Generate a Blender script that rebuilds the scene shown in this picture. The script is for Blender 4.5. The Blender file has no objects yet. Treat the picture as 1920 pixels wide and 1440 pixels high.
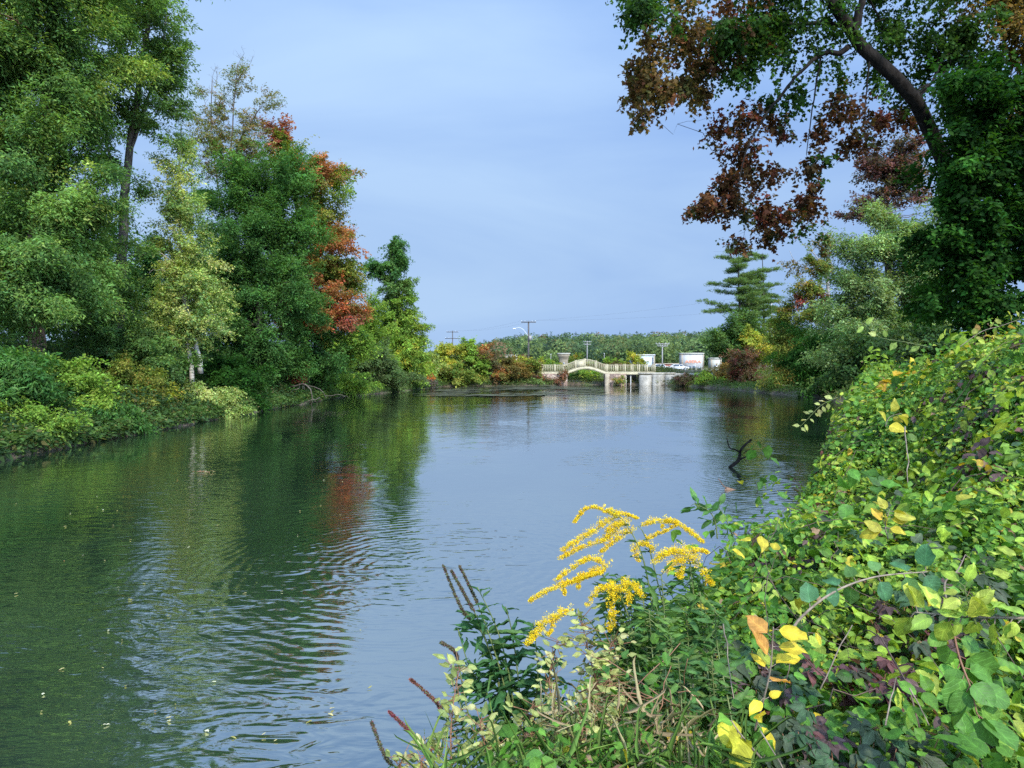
import bpy, math, random
import numpy as np
R = np.random.default_rng(7)
random.seed(7)
scene = bpy.context.scene
COL = scene.collection

# ------------------------------------------------------------------ camera
EYE = 3.0
FPX = 1330.0
PITCH = math.atan(37 / FPX)
cd = bpy.data.cameras.new('camera'); cam = bpy.data.objects.new('camera', cd); COL.objects.link(cam)
cd.sensor_width = 36; cd.lens = FPX / 1920 * 36; cd.clip_start = 0.05; cd.clip_end = 6000
cam.location = (0, 0, EYE); cam.rotation_euler = (math.pi / 2 - PITCH, 0, 0)
scene.camera = cam

def P(px, py, D):
    """world point seen at a photo pixel, at distance D ahead"""
    u = (px - 960) / FPX; v = (720 - py) / FPX
    d = np.array([u, math.cos(PITCH) + v * math.sin(PITCH), -math.sin(PITCH) + v * math.cos(PITCH)])
    return np.array([0, 0, EYE]) + d * (D / d[1])

# ------------------------------------------------------------------ terrain function
POND = np.array([(-15, -40), (-15.6, 0), (-16, 20), (-16.2, 45), (-15.6, 64), (-12.6, 77), (-10.6, 88), (-9, 95), (3, 99), (8, 103), (12, 104),
    (16, 103.5), (22, 100.5), (23.5, 97), (25.5, 86), (27, 62), (25, 50), (19, 38), (13, 25), (6.2, 13.6), (4.6, 11), (2.9, 8.1), (1.6, 5.9), (0.7, 4.7), (0.0, 4.0),
    (-0.7, 3.3), (-1.35, 1.8), (-2.2, -2), (-4, -8), (-5, -40)], float)

def sdf(x, y):
    """distance to the shore, positive on land"""
    x = np.asarray(x, float); y = np.asarray(y, float)
    d = np.full(x.shape, 1e9); ins = np.zeros(x.shape, bool)
    n = len(POND)
    for i in range(n):
        ax, ay = POND[i]; bx, by = POND[(i + 1) % n]
        ex, ey = bx - ax, by - ay
        t = np.clip(((x - ax) * ex + (y - ay) * ey) / (ex * ex + ey * ey), 0, 1)
        d = np.minimum(d, np.hypot(x - ax - t * ex, y - ay - t * ey))
        c = ((ay > y) != (by > y))
        with np.errstate(divide='ignore', invalid='ignore'):
            xi = ax + (y - ay) / (by - ay if by != ay else 1e-9) * ex
        ins ^= c & (x < xi)
    return np.where(ins, -d, d)

def nz(x, y, s=1.0, o=0.0):
    x = x / s; y = y / s
    return (np.sin(1.7 * x + 0.9 * y + o) + np.sin(-1.1 * x + 2.1 * y + 1.3 + o) + 0.6 * np.sin(3.1 * x - 2.3 * y + 2.2 + 2 * o) + 0.5 * np.sin(4.7 * x + 3.9 * y + o)) / 3.1

def smooth(t):
    t = np.clip(t, 0, 1); return t * t * (3 - 2 * t)

def cover_top(x, y, d):
    """height of the vine cover on the near bank"""
    u = x / np.maximum(y, .5)
    zm = 1.76 + .50 * np.clip(x - 3.3, 0, 2.3) + .55 * smooth((u - .5) / .25) * smooth((y - 2.5) / 3) - .19 * smooth((y - 4) / 3) + .10 * nz(x, y, .45, 4) + .22 * nz(x, y, 1.2, 1)
    w = np.interp(y, [2.6, 5], [1.35, .6])
    return .12 + (zm - .12) * smooth(d / w) ** .75

def ground(x, y):
    x = np.asarray(x, float); y = np.asarray(y, float)
    d = sdf(x, y)
    d = d + 0.35 * nz(x, y, 1.6) * smooth((np.abs(y) - 4) / 8)
    near = smooth((x + 6) / 3) * smooth((34 - y) / 14)
    dl = np.maximum(d, 0)
    base = 0.30 * (1 - np.exp(-dl / 0.35)) + np.minimum(0.13 * dl, 1.7) + 0.12 * nz(x, y, 2.5, 1) * smooth(dl / 2)
    nb = 0.85 * (1 - np.exp(-dl / 0.5)) + np.minimum(0.22 * dl, 1.3) + 0.06 * nz(x, y, 0.6, 2) * smooth(dl / .5)
    nb = np.minimum(nb, cover_top(x, y, d) - .3)
    land = base * (1 - near) + nb * near
    bed = -np.minimum(-np.minimum(d, 0) * 0.45, 1.3) - 0.05
    z = np.where(d > 0, land, bed)
    far = smooth((y - 112) / 40) * (y > 100)
    z = z * (1 - far) + (1.55) * far
    return z

def gpt(x, y):
    return np.array([x, y, float(ground(np.array([x]), np.array([y]))[0])])

# ------------------------------------------------------------------ materials
def nodemat(name):
    m = bpy.data.materials.new(name); m.use_nodes = True
    nt = m.node_tree; nt.nodes.clear()
    out = nt.nodes.new('ShaderNodeOutputMaterial')
    return m, nt, out

def N(nt, t, **kw):
    n = nt.nodes.new(t)
    for k, v in kw.items():
        if k in n.inputs: n.inputs[k].default_value = v
        else: setattr(n, k, v)
    return n

def leaf_material(name, trans=0.35, rough=0.5, spec=0.35, mottle=0.0, mscale=40, veins=False):
    m, nt, out = nodemat(name)
    at = N(nt, 'ShaderNodeAttribute', attribute_name='tint')
    col = at.outputs['Color']
    if mottle > 0:
        tc = N(nt, 'ShaderNodeTexCoord')
        no = N(nt, 'ShaderNodeTexNoise'); no.inputs['Scale'].default_value = mscale; no.inputs['Detail'].default_value = 3
        nt.links.new(tc.outputs['Object'], no.inputs['Vector'])
        mr = N(nt, 'ShaderNodeMapRange'); mr.inputs['From Min'].default_value = 0.3; mr.inputs['From Max'].default_value = 0.7
        mr.inputs['To Min'].default_value = 1 - mottle; mr.inputs['To Max'].default_value = 1 + mottle
        nt.links.new(no.outputs['Fac'], mr.inputs['Value'])
        mu = N(nt, 'ShaderNodeVectorMath', operation='SCALE')
        nt.links.new(col, mu.inputs[0]); nt.links.new(mr.outputs['Result'], mu.inputs['Scale'])
        col = mu.outputs['Vector']
    vh = None
    if veins:
        av = N(nt, 'ShaderNodeAttribute', attribute_name='luv'); sx = N(nt, 'ShaderNodeSeparateXYZ'); nt.links.new(av.outputs['Vector'], sx.inputs[0])
        def mth(op, a, b2=None):
            q = N(nt, 'ShaderNodeMath', operation=op)
            for i, v in enumerate((a, b2)):
                if v is None: continue
                if isinstance(v, (int, float)): q.inputs[i].default_value = v
                else: nt.links.new(v, q.inputs[i])
            return q.outputs[0]
        ax = mth('ABSOLUTE', sx.outputs[0])
        side = mth('ABSOLUTE', mth('SINE', mth('MULTIPLY', mth('SUBTRACT', sx.outputs[1], mth('MULTIPLY', ax, .62)), 21.0)))
        vl = mth('MINIMUM', mth('MULTIPLY', side, 2.6), mth('MULTIPLY', ax, 22.0)); vl = mth('MINIMUM', vl, 1.0)
        mr2 = N(nt, 'ShaderNodeMapRange'); mr2.inputs['To Min'].default_value = 1.35; mr2.inputs['To Max'].default_value = .93; nt.links.new(vl, mr2.inputs['Value'])
        mu2 = N(nt, 'ShaderNodeVectorMath', operation='SCALE'); nt.links.new(col, mu2.inputs[0]); nt.links.new(mr2.outputs[0], mu2.inputs['Scale']); col = mu2.outputs['Vector']
        bv = N(nt, 'ShaderNodeBump'); bv.inputs['Strength'].default_value = .35; bv.inputs['Distance'].default_value = .002; nt.links.new(vl, bv.inputs['Height']); vh = bv.outputs[0]
    b = N(nt, 'ShaderNodeBsdfPrincipled'); b.inputs['Roughness'].default_value = rough
    if vh is not None: nt.links.new(vh, b.inputs['Normal'])
    b.inputs['Specular IOR Level'].default_value = spec
    nt.links.new(col, b.inputs['Base Color'])
    tr = N(nt, 'ShaderNodeBsdfTranslucent')
    tm = N(nt, 'ShaderNodeVectorMath', operation='MULTIPLY'); tm.inputs[1].default_value = (1.5, 1.45, 0.55)
    nt.links.new(col, tm.inputs[0]); nt.links.new(tm.outputs['Vector'], tr.inputs['Color'])
    mx = N(nt, 'ShaderNodeMixShader'); mx.inputs['Fac'].default_value = trans
    nt.links.new(b.outputs[0], mx.inputs[1]); nt.links.new(tr.outputs[0], mx.inputs[2])
    nt.links.new(mx.outputs[0], out.inputs['Surface'])
    return m

def rough_material(name, c1, c2, scale=6, rough=0.85, stretch=(1, 1, 1), bump=0.3, c3=None, spec=0.3):
    m, nt, out = nodemat(name)
    tc = N(nt, 'ShaderNodeTexCoord'); mp = N(nt, 'ShaderNodeMapping'); mp.inputs['Scale'].default_value = stretch
    nt.links.new(tc.outputs['Object'], mp.inputs['Vector'])
    no = N(nt, 'ShaderNodeTexNoise'); no.inputs['Scale'].default_value = scale; no.inputs['Detail'].default_value = 8; no.inputs['Roughness'].default_value = 0.65
    nt.links.new(mp.outputs[0], no.inputs['Vector'])
    cr = N(nt, 'ShaderNodeValToRGB')
    cr.color_ramp.elements[0].position = 0.35; cr.color_ramp.elements[0].color = (*c1, 1)
    cr.color_ramp.elements[1].position = 0.65; cr.color_ramp.elements[1].color = (*c2, 1)
    if c3:
        e = cr.color_ramp.elements.new(0.78); e.color = (*c3, 1)
    nt.links.new(no.outputs['Fac'], cr.inputs['Fac'])
    b = N(nt, 'ShaderNodeBsdfPrincipled'); b.inputs['Roughness'].default_value = rough; b.inputs['Specular IOR Level'].default_value = spec
    nt.links.new(cr.outputs['Color'], b.inputs['Base Color'])
    if bump > 0:
        bp = N(nt, 'ShaderNodeBump'); bp.inputs['Strength'].default_value = bump; bp.inputs['Distance'].default_value = 0.03
        nt.links.new(no.outputs['Fac'], bp.inputs['Height']); nt.links.new(bp.outputs[0], b.inputs['Normal'])
    nt.links.new(b.outputs[0], out.inputs['Surface'])
    return m

M = {}
M['leaf'] = leaf_material('leaf', 0.42, 0.7, 0.08)
M['gloss_leaf'] = leaf_material('vine_leaf', 0.36, 0.5, 0.22, 0.30, 38, True)
M['floret'] = leaf_material('floret', 0.25, 0.8, 0.1)
M['bark'] = rough_material('bark', (0.035, 0.027, 0.02), (0.13, 0.105, 0.08), 9, 0.9, (1, 1, .25), 0.8)
M['bark_brown'] = rough_material('bark_brown', (0.09, 0.05, 0.03), (0.24, 0.15, 0.1), 9, 0.9, (1, 1, .3), 0.8)
M['bark_dark'] = rough_material('bark_dark', (0.012, 0.010, 0.008), (0.05, 0.042, 0.033), 10, 0.9, (1, 1, .3), 0.9)
M['shade_toned_bark'] = rough_material('shade_toned_bark', (0.006, 0.005, 0.004), (0.026, 0.021, 0.017), 10, 0.95, (1, 1, .3), 0.9, None, 0.08)  # bark colour darkened to put in the shade on the overhanging limb
M['birch_bark'] = rough_material('birch_bark', (0.16, 0.145, 0.12), (0.42, 0.39, 0.33), 5, 0.7, (.6, .6, 3), 0.3, (0.1, 0.08, 0.06))
M['twig'] = rough_material('twig', (0.10, 0.075, 0.05), (0.26, 0.2, 0.14), 20, 0.8, (1, 1, 1), 0.2)
M['green_stem'] = rough_material('green_stem', (0.07, 0.10, 0.025), (0.14, 0.16, 0.05), 15, 0.6, (1, 1, 1), 0.1)
M['red_stem'] = rough_material('red_stem', (0.14, 0.06, 0.03), (0.24, 0.12, 0.06), 15, 0.6, (1, 1, 1), 0.1)
M['dead_wood'] = rough_material('dead_wood', (0.04, 0.028, 0.02), (0.14, 0.09, 0.06), 12, 0.8, (1, 1, 1), 0.5)
M['grey_wood'] = rough_material('grey_wood', (0.16, 0.15, 0.14), (0.32, 0.3, 0.28), 12, 0.8, (1, 1, .2), 0.3)
M['pole_wood'] = rough_material('pole_wood', (0.045, 0.04, 0.036), (0.10, 0.09, 0.08), 8, 0.8, (1, 1, .1), 0.2)
M['pale_pole'] = rough_material('pale_pole', (0.38, 0.38, 0.37), (0.52, 0.52, 0.5), 4, 0.6, (1, 1, .2), 0.1)
M['cream'] = rough_material('cream_paint', (0.26, 0.225, 0.14), (0.42, 0.37, 0.24), 1.1, 0.75, (1, 1, 1), 0.05)
M['white_paint'] = rough_material('white_paint', (0.30, 0.29, 0.27), (0.44, 0.43, 0.40), 0.6, 0.8, (1, 1, .4), 0.05)
M['blue_white'] = rough_material('blue_white_panel', (0.38, 0.44, 0.51), (0.46, 0.52, 0.58), 0.5, 0.6, (1, 1, .3), 0.05)
M['tan'] = rough_material('tan_stucco', (0.22, 0.18, 0.125), (0.32, 0.27, 0.19), 1.5, 0.85, (1, 1, 1), 0.1)
M['pale_tan'] = rough_material('pale_tan', (0.32, 0.31, 0.25), (0.42, 0.40, 0.33), 1.0, 0.85, (1, 1, 1), 0.1)
M['concrete'] = rough_material('concrete', (0.17, 0.155, 0.125), (0.36, 0.335, 0.28), 1.6, 0.9, (1, 1, .45), 0.4, (0.42, 0.395, 0.34))
M['roof'] = rough_material('roof_dark', (0.06, 0.06, 0.065), (0.10, 0.10, 0.105), 3, 0.8)
M['glass'] = rough_material('window_glass', (0.03, 0.04, 0.05), (0.05, 0.06, 0.07), 1, 0.1, (1, 1, 1), 0, None, 0.8)
M['red_brick'] = rough_material('red_brick', (0.22, 0.075, 0.06), (0.32, 0.13, 0.1), 4, 0.85)
M['red_letter'] = rough_material('red_letter', (0.55, 0.18, 0.09), (0.60, 0.26, 0.14), 2, 0.5, (1, 1, 1), 0)
M['steel'] = rough_material('galvanised_steel', (0.42, 0.43, 0.44), (0.55, 0.56, 0.57), 3, 0.4, (1, 1, 1), 0)
M['black'] = rough_material('black_rubber', (0.012, 0.012, 0.013), (0.025, 0.025, 0.025), 5, 0.7)
M['asphalt'] = rough_material('asphalt', (0.04, 0.04, 0.042), (0.06, 0.06, 0.06), 4, 0.9)
M['wire'] = rough_material('wire', (0.05, 0.05, 0.055), (0.07, 0.07, 0.075), 1, 0.6, (1, 1, 1), 0)
M['weed'] = rough_material('water_weed', (0.035, 0.04, 0.018), (0.08, 0.075, 0.03), 3, 0.75)
M['soil'] = rough_material('soil', (0.035, 0.026, 0.017), (0.10, 0.075, 0.05), 2.2, 0.95, (1, 1, 1), 0.8)

def stone_material():
    m, nt, out = nodemat('rubble_stone')
    tc = N(nt, 'ShaderNodeTexCoord')
    mp = N(nt, 'ShaderNodeMapping'); mp.inputs['Scale'].default_value = (1, 1, 1.5); nt.links.new(tc.outputs['Object'], mp.inputs[0])
    vo = N(nt, 'ShaderNodeTexVoronoi'); vo.inputs['Scale'].default_value = 2.3; nt.links.new(mp.outputs[0], vo.inputs['Vector'])
    ve = N(nt, 'ShaderNodeTexVoronoi', feature='DISTANCE_TO_EDGE'); ve.inputs['Scale'].default_value = 2.3; nt.links.new(mp.outputs[0], ve.inputs['Vector'])
    cr = N(nt, 'ShaderNodeValToRGB')
    cr.color_ramp.elements[0].color = (0.13, 0.095, 0.07, 1); cr.color_ramp.elements[1].color = (0.34, 0.28, 0.21, 1)
    e = cr.color_ramp.elements.new(0.5); e.color = (0.26, 0.165, 0.12, 1)
    sp = N(nt, 'ShaderNodeSeparateColor'); nt.links.new(vo.outputs['Color'], sp.inputs[0]); nt.links.new(sp.outputs[0], cr.inputs['Fac'])
    mr = N(nt, 'ShaderNodeMapRange'); mr.inputs['From Max'].default_value = 0.07; mr.inputs['To Min'].default_value = 0.35
    nt.links.new(ve.outputs['Distance'], mr.inputs['Value'])
    mu = N(nt, 'ShaderNodeVectorMath', operation='SCALE'); nt.links.new(cr.outputs['Color'], mu.inputs[0]); nt.links.new(mr.outputs[0], mu.inputs['Scale'])
    b = N(nt, 'ShaderNodeBsdfPrincipled'); b.inputs['Roughness'].default_value = 0.9; nt.links.new(mu.outputs[0], b.inputs['Base Color'])
    bp = N(nt, 'ShaderNodeBump'); bp.inputs['Strength'].default_value = 0.7; bp.inputs['Distance'].default_value = 0.06
    nt.links.new(mr.outputs[0], bp.inputs['Height']); nt.links.new(bp.outputs[0], b.inputs['Normal'])
    nt.links.new(b.outputs[0], out.inputs['Surface'])
    return m
M['stone'] = stone_material()

def ground_material():
    m, nt, out = nodemat('bank_ground')
    tc = N(nt, 'ShaderNodeTexCoord')
    n1 = N(nt, 'ShaderNodeTexNoise'); n1.inputs['Scale'].default_value = 0.5; n1.inputs['Detail'].default_value = 10; n1.inputs['Roughness'].default_value = 0.7
    n2 = N(nt, 'ShaderNodeTexNoise'); n2.inputs['Scale'].default_value = 14; n2.inputs['Detail'].default_value = 6
    for n in (n1, n2): nt.links.new(tc.outputs['Object'], n.inputs['Vector'])
    cr = N(nt, 'ShaderNodeValToRGB')
    cr.color_ramp.elements[0].position = 0.35; cr.color_ramp.elements[0].color = (0.045, 0.035, 0.022, 1)
    cr.color_ramp.elements[1].position = 0.62; cr.color_ramp.elements[1].color = (0.05, 0.075, 0.02, 1)
    e = cr.color_ramp.elements.new(0.48); e.color = (0.085, 0.062, 0.038, 1)
    nt.links.new(n1.outputs['Fac'], cr.inputs['Fac'])
    mr = N(nt, 'ShaderNodeMapRange'); mr.inputs['To Min'].default_value = 0.6; mr.inputs['To Max'].default_value = 1.4; nt.links.new(n2.outputs['Fac'], mr.inputs['Value'])
    mu = N(nt, 'ShaderNodeVectorMath', operation='SCALE'); nt.links.new(cr.outputs['Color'], mu.inputs[0]); nt.links.new(mr.outputs[0], mu.inputs['Scale'])
    b = N(nt, 'ShaderNodeBsdfPrincipled'); b.inputs['Roughness'].default_value = 0.95; nt.links.new(mu.outputs[0], b.inputs['Base Color'])
    bp = N(nt, 'ShaderNodeBump'); bp.inputs['Strength'].default_value = 0.8; bp.inputs['Distance'].default_value = 0.05
    nt.links.new(n2.outputs['Fac'], bp.inputs['Height']); nt.links.new(bp.outputs[0], b.inputs['Normal'])
    nt.links.new(b.outputs[0], out.inputs['Surface'])
    return m
M['ground'] = ground_material()

def water_material():
    m, nt, out = nodemat('pond_water')
    tc = N(nt, 'ShaderNodeTexCoord')
    def noise(scale, stretch, rot=0.0, detail=2.0, rough=0.5, dist=0.0):
        mp = N(nt, 'ShaderNodeMapping'); mp.inputs['Scale'].default_value = stretch; mp.inputs['Rotation'].default_value = (0, 0, rot)
        nt.links.new(tc.outputs['Object'], mp.inputs[0])
        n = N(nt, 'ShaderNodeTexNoise'); n.inputs['Scale'].default_value = scale; n.inputs['Detail'].default_value = detail
        n.inputs['Roughness'].default_value = rough; n.inputs['Distortion'].default_value = dist
        nt.links.new(mp.outputs[0], n.inputs['Vector']); return n.outputs['Fac']
    def math_(op, a, b=None):
        n = N(nt, 'ShaderNodeMath', operation=op)
        for i, v in enumerate((a, b)):
            if v is None: continue
            if isinstance(v, (int, float)): n.inputs[i].default_value = v
            else: nt.links.new(v, n.inputs[i])
        return n.outputs[0]
    def ramp(v, a, b, lo=0.0, hi=1.0):
        n = N(nt, 'ShaderNodeMapRange', interpolation_type='SMOOTHSTEP'); n.inputs['From Min'].default_value = a; n.inputs['From Max'].default_value = b
        n.inputs['To Min'].default_value = lo; n.inputs['To Max'].default_value = hi
        nt.links.new(v, n.inputs['Value']); return n.outputs[0]
    def rings(cx, cy, scale, dist, r0, r1):
        mp = N(nt, 'ShaderNodeMapping'); mp.inputs['Location'].default_value = (-cx, -cy, 0); nt.links.new(tc.outputs['Object'], mp.inputs[0])
        w = N(nt, 'ShaderNodeTexWave', wave_type='RINGS', rings_direction='Z'); w.inputs['Scale'].default_value = scale; w.inputs['Distortion'].default_value = dist
        w.inputs['Detail'].default_value = 2; w.inputs['Detail Scale'].default_value = 0.8
        nt.links.new(mp.outputs[0], w.inputs['Vector'])
        ln = N(nt, 'ShaderNodeVectorMath', operation='LENGTH'); nt.links.new(mp.outputs[0], ln.inputs[0])
        return math_('MULTIPLY', w.outputs['Fac'], ramp(ln.outputs['Value'], r1, r0))
    patch = ramp(noise(0.13, (1, 0.7, 1), 0.4, 3, .55, .6), 0.42, 0.60, 0.2, 1.0)
    big = noise(1.0, (1, 0.75, 1), 0.5, 2, .45, .5)
    mid = noise(3.4, (0.55, 1.5, 1), 0.45, 2, 0.5, 0.5)
    fine = noise(9.0, (0.5, 1.6, 1), 0.2, 2, .5, .3)
    h = math_('MULTIPLY', big, 0.016)
    h = math_('ADD', h, math_('MULTIPLY', math_('MULTIPLY', mid, patch), 0.012))
    h = math_('ADD', h, math_('MULTIPLY', math_('MULTIPLY', fine, patch), 0.0030))
    def zone(cx, cy, r0, r1):
        mp = N(nt, 'ShaderNodeMapping'); mp.inputs['Location'].default_value = (-cx, -cy, 0); nt.links.new(tc.outputs['Object'], mp.inputs[0])
        ln = N(nt, 'ShaderNodeVectorMath', operation='LENGTH'); nt.links.new(mp.outputs[0], ln.inputs[0])
        return ramp(ln.outputs['Value'], r1, r0)
    chop = noise(2.6, (0.62, 1.25, 1), -0.55, 2.5, .5, .9)
    zones = math_('MAXIMUM', zone(-4.4, 8.2, .6, 2.6), math_('MAXIMUM', zone(-1.6, 11.0, .8, 3.6), zone(-2.1, 5.7, .4, 1.7)))
    h = math_('ADD', h, math_('MULTIPLY', math_('MULTIPLY', chop, zones), 0.036))
    h = math_('ADD', h, math_('MULTIPLY', rings(-1.2, 10.6, 1.6, 7.0, 1.0, 6.5), 0.0030))
    h = math_('ADD', h, math_('MULTIPLY', rings(7.0, 19.0, 1.3, 4.0, 1, 7), 0.0022))
    bp = N(nt, 'ShaderNodeBump'); bp.inputs['Strength'].default_value = 1.0; bp.inputs['Distance'].default_value = 1.0
    nt.links.new(h, bp.inputs['Height'])
    df = N(nt, 'ShaderNodeBsdfDiffuse')
    cr = N(nt, 'ShaderNodeValToRGB')
    cr.color_ramp.elements[0].position = 0.35; cr.color_ramp.elements[0].color = (0.016, 0.032, 0.019, 1)
    cr.color_ramp.elements[1].position = 0.7; cr.color_ramp.elements[1].color = (0.036, 0.060, 0.036, 1)
    nt.links.new(noise(0.25, (1, 0.5, 1), 0.2, 3), cr.inputs['Fac']); nt.links.new(cr.outputs[0], df.inputs['Color'])
    gl = N(nt, 'ShaderNodeBsdfGlossy'); gl.inputs['Roughness'].default_value = 0.02
    nt.links.new(bp.outputs[0], gl.inputs['Normal'])
    lw = N(nt, 'ShaderNodeLayerWeight'); lw.inputs['Blend'].default_value = 0.5; nt.links.new(bp.outputs[0], lw.inputs['Normal'])
    f = math_('POWER', lw.outputs['Facing'], 1.9)
    f = math_('ADD', math_('MULTIPLY', f, 0.57), 0.43)
    mx = N(nt, 'ShaderNodeMixShader'); nt.links.new(f, mx.inputs['Fac'])
    nt.links.new(df.outputs[0], mx.inputs[1]); nt.links.new(gl.outputs[0], mx.inputs[2])
    nt.links.new(mx.outputs[0], out.inputs['Surface'])
    return m
M['water'] = water_material()

# ------------------------------------------------------------------ mesh helpers
def raw_mesh(name, V, loops, starts, mat, parent=None, tint=None, smooth_shade=False, origin=None, luv=None):
    V = np.asarray(V, np.float32)
    if origin is not None: V = V - np.asarray(origin, np.float32)
    me = bpy.data.meshes.new(name)
    me.vertices.add(len(V)); me.vertices.foreach_set('co', V.ravel())
    me.loops.add(len(loops)); me.loops.foreach_set('vertex_index', np.asarray(loops, np.int32))
    me.polygons.add(len(starts)); me.polygons.foreach_set('loop_start', np.asarray(starts, np.int32))
    if smooth_shade: me.polygons.foreach_set('use_smooth', np.ones(len(starts), bool))
    if tint is not None:
        a = me.attributes.new('tint', 'FLOAT_COLOR', 'POINT')
        c = np.ones((len(V), 4), np.float32); c[:, :3] = tint
        a.data.foreach_set('color', c.ravel())
    if luv is not None:
        a = me.attributes.new('luv', 'FLOAT_VECTOR', 'POINT'); a.data.foreach_set('vector', np.asarray(luv, np.float32).ravel())
    me.update(calc_edges=True)
    me.materials.append(M[mat])
    o = bpy.data.objects.new(name, me); COL.objects.link(o)
    if parent is not None:
        o.parent = parent
    elif origin is not None:
        o.location = origin
    return o

class MB:
    """collects tubes, boxes and prisms of one part into one mesh"""
    def __init__(s): s.V = []; s.L = []; s.S = []; s.n = 0; s.k = 0
    def add(s, V, faces):
        V = np.asarray(V, float)
        for f in faces:
            s.S.append(s.k); s.L.extend(int(i) + s.n for i in f); s.k += len(f)
        s.V.append(V); s.n += len(V)
    def tube(s, pts, rad, k=6, cap=True):
        pts = np.asarray(pts, float); n = len(pts)
        rad = np.broadcast_to(np.asarray(rad, float), (n,))
        t = np.gradient(pts, axis=0); t /= np.linalg.norm(t, axis=1)[:, None] + 1e-9
        a = np.array([0.31, 0.95, 0.05]) if abs(t[0][2]) > 0.8 else np.array([0, 0, 1.0])
        V = []
        ang = np.linspace(0, 2 * np.pi, k, endpoint=False)
        for i in range(n):
            u = np.cross(t[i], a); u /= np.linalg.norm(u) + 1e-9; w = np.cross(t[i], u)
            V.append(pts[i] + rad[i] * (np.cos(ang)[:, None] * u + np.sin(ang)[:, None] * w))
        F = [(i * k + j, i * k + (j + 1) % k, (i + 1) * k + (j + 1) % k, (i + 1) * k + j) for i in range(n - 1) for j in range(k)]
        if cap: F += [tuple(range(k))[::-1], tuple(range((n - 1) * k, n * k))]
        s.add(np.vstack(V), F)
    def box(s, lo, hi):
        x0, y0, z0 = lo; x1, y1, z1 = hi
        s.add([(x0, y0, z0), (x1, y0, z0), (x1, y1, z0), (x0, y1, z0), (x0, y0, z1), (x1, y0, z1), (x1, y1, z1), (x0, y1, z1)],
              [(0, 3, 2, 1), (4, 5, 6, 7), (0, 1, 5, 4), (1, 2, 6, 5), (2, 3, 7, 6), (3, 0, 4, 7)])
    def prism(s, prof, y0, y1):
        """outline in x,z pushed from y0 to y1"""
        n = len(prof)
        V = [(x, y0, z) for x, z in prof] + [(x, y1, z) for x, z in prof]
        F = [tuple(range(n)), tuple(range(2 * n - 1, n - 1, -1))] + [(i + n, (i + 1) % n + n, (i + 1) % n, i) for i in range(n)]
        s.add(V, F)
    def build(s, name, mat, parent=None, origin=None, smooth_shade=False):
        return raw_mesh(name, np.vstack(s.V), s.L, s.S, mat, parent, None, smooth_shade, origin)

def tag(o, label=None, cat=None, group=None, kind=None):
    if label: o['label'] = label
    if cat: o['category'] = cat
    if group: o['group'] = group
    if kind: o['kind'] = kind
    return o

def thing(name, label, cat, loc, group=None):
    o = bpy.data.objects.new(name, None); COL.objects.link(o); o.location = tuple(float(v) for v in loc)
    o.empty_display_size = 0.2
    return tag(o, label, cat, group)

def copy_tree(o, parent=None):
    c = o.copy(); COL.objects.link(c); c.parent = parent
    for ch in list(o.children): copy_tree(ch, c)
    return c

# leaf shapes: (verts x across, y along, z up), faces
def sh_kite():
    return np.array([(0, 0, 0), (-.5, .42, .10), (0, 1, -.06), (.5, .42, .10)]), [(0, 3, 2, 1)], np.array([1, 1, 1, 1.])
def sh_fold():
    T = np.array([(0, 0, 0), (0, .5, 0), (0, 1, -.14), (-.42, .22, .10), (-.46, .62, .06), (.42, .22, .10), (.46, .62, .06)])
    return T, [(0, 1, 4, 3), (1, 2, 4), (0, 5, 6, 1), (1, 6, 2)], np.array([1.1, 1.1, 1.05, 1, 1, 1, 1.])
def sh_ovate(w=(0.30, .47, .50, .40, .2), tip=1.0):
    ys = np.array([.10, .28, .5, .72, .88])
    T = [(0, 0, 0)]; sh = [1.15]
    for y in ys: T.append((0, y, -.16 * y * y)); sh.append(1.16)
    T.append((0, tip, -.2)); sh.append(1.0)
    for sgn in (-1, 1):
        for y, ww in zip(ys, w):
            T.append((sgn * ww, y + .02, .13 * ww - .16 * y * y + .02 * math.sin(9 * y))); sh.append(0.96)
    F = []
    for s0, fl in ((7, False), (12, True)):
        fs = [(0, 1, s0)] + [(1 + i, 2 + i, s0 + 1 + i, s0 + i) for i in range(4)] + [(5, 6, s0 + 4)]
        F += [f[::-1] if fl else f for f in fs]
    return np.array(T), F, np.array(sh)
def sh_maple():
    out = [(0, 0), (.22, .10), (.5, .05), (.40, .28), (.62, .52), (.34, .52), (.24, .62), (0, 1.05), (-.24, .62), (-.34, .52), (-.62, .52), (-.40, .28), (-.5, .05), (-.22, .10)]
    T = [(x, y, .14 * abs(x) - .12 * y * y) for x, y in out] + [(0, .4, -.02)]
    F = [(14, (i + 1) % 14, i) for i in range(14)]
    return np.array(T), F, np.ones(15)
SHAPES = {'kite': sh_kite(), 'fold': sh_fold(), 'ovate': sh_ovate((.27, .44, .44, .29, .11)), 'lance': sh_ovate((.34, .5, .46, .3, .13)), 'round': sh_ovate((.42, .56, .58, .46, .24)), 'maple': sh_maple()}

def unit(a):
    return a / (np.linalg.norm(a, axis=-1, keepdims=True) + 1e-9)

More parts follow.
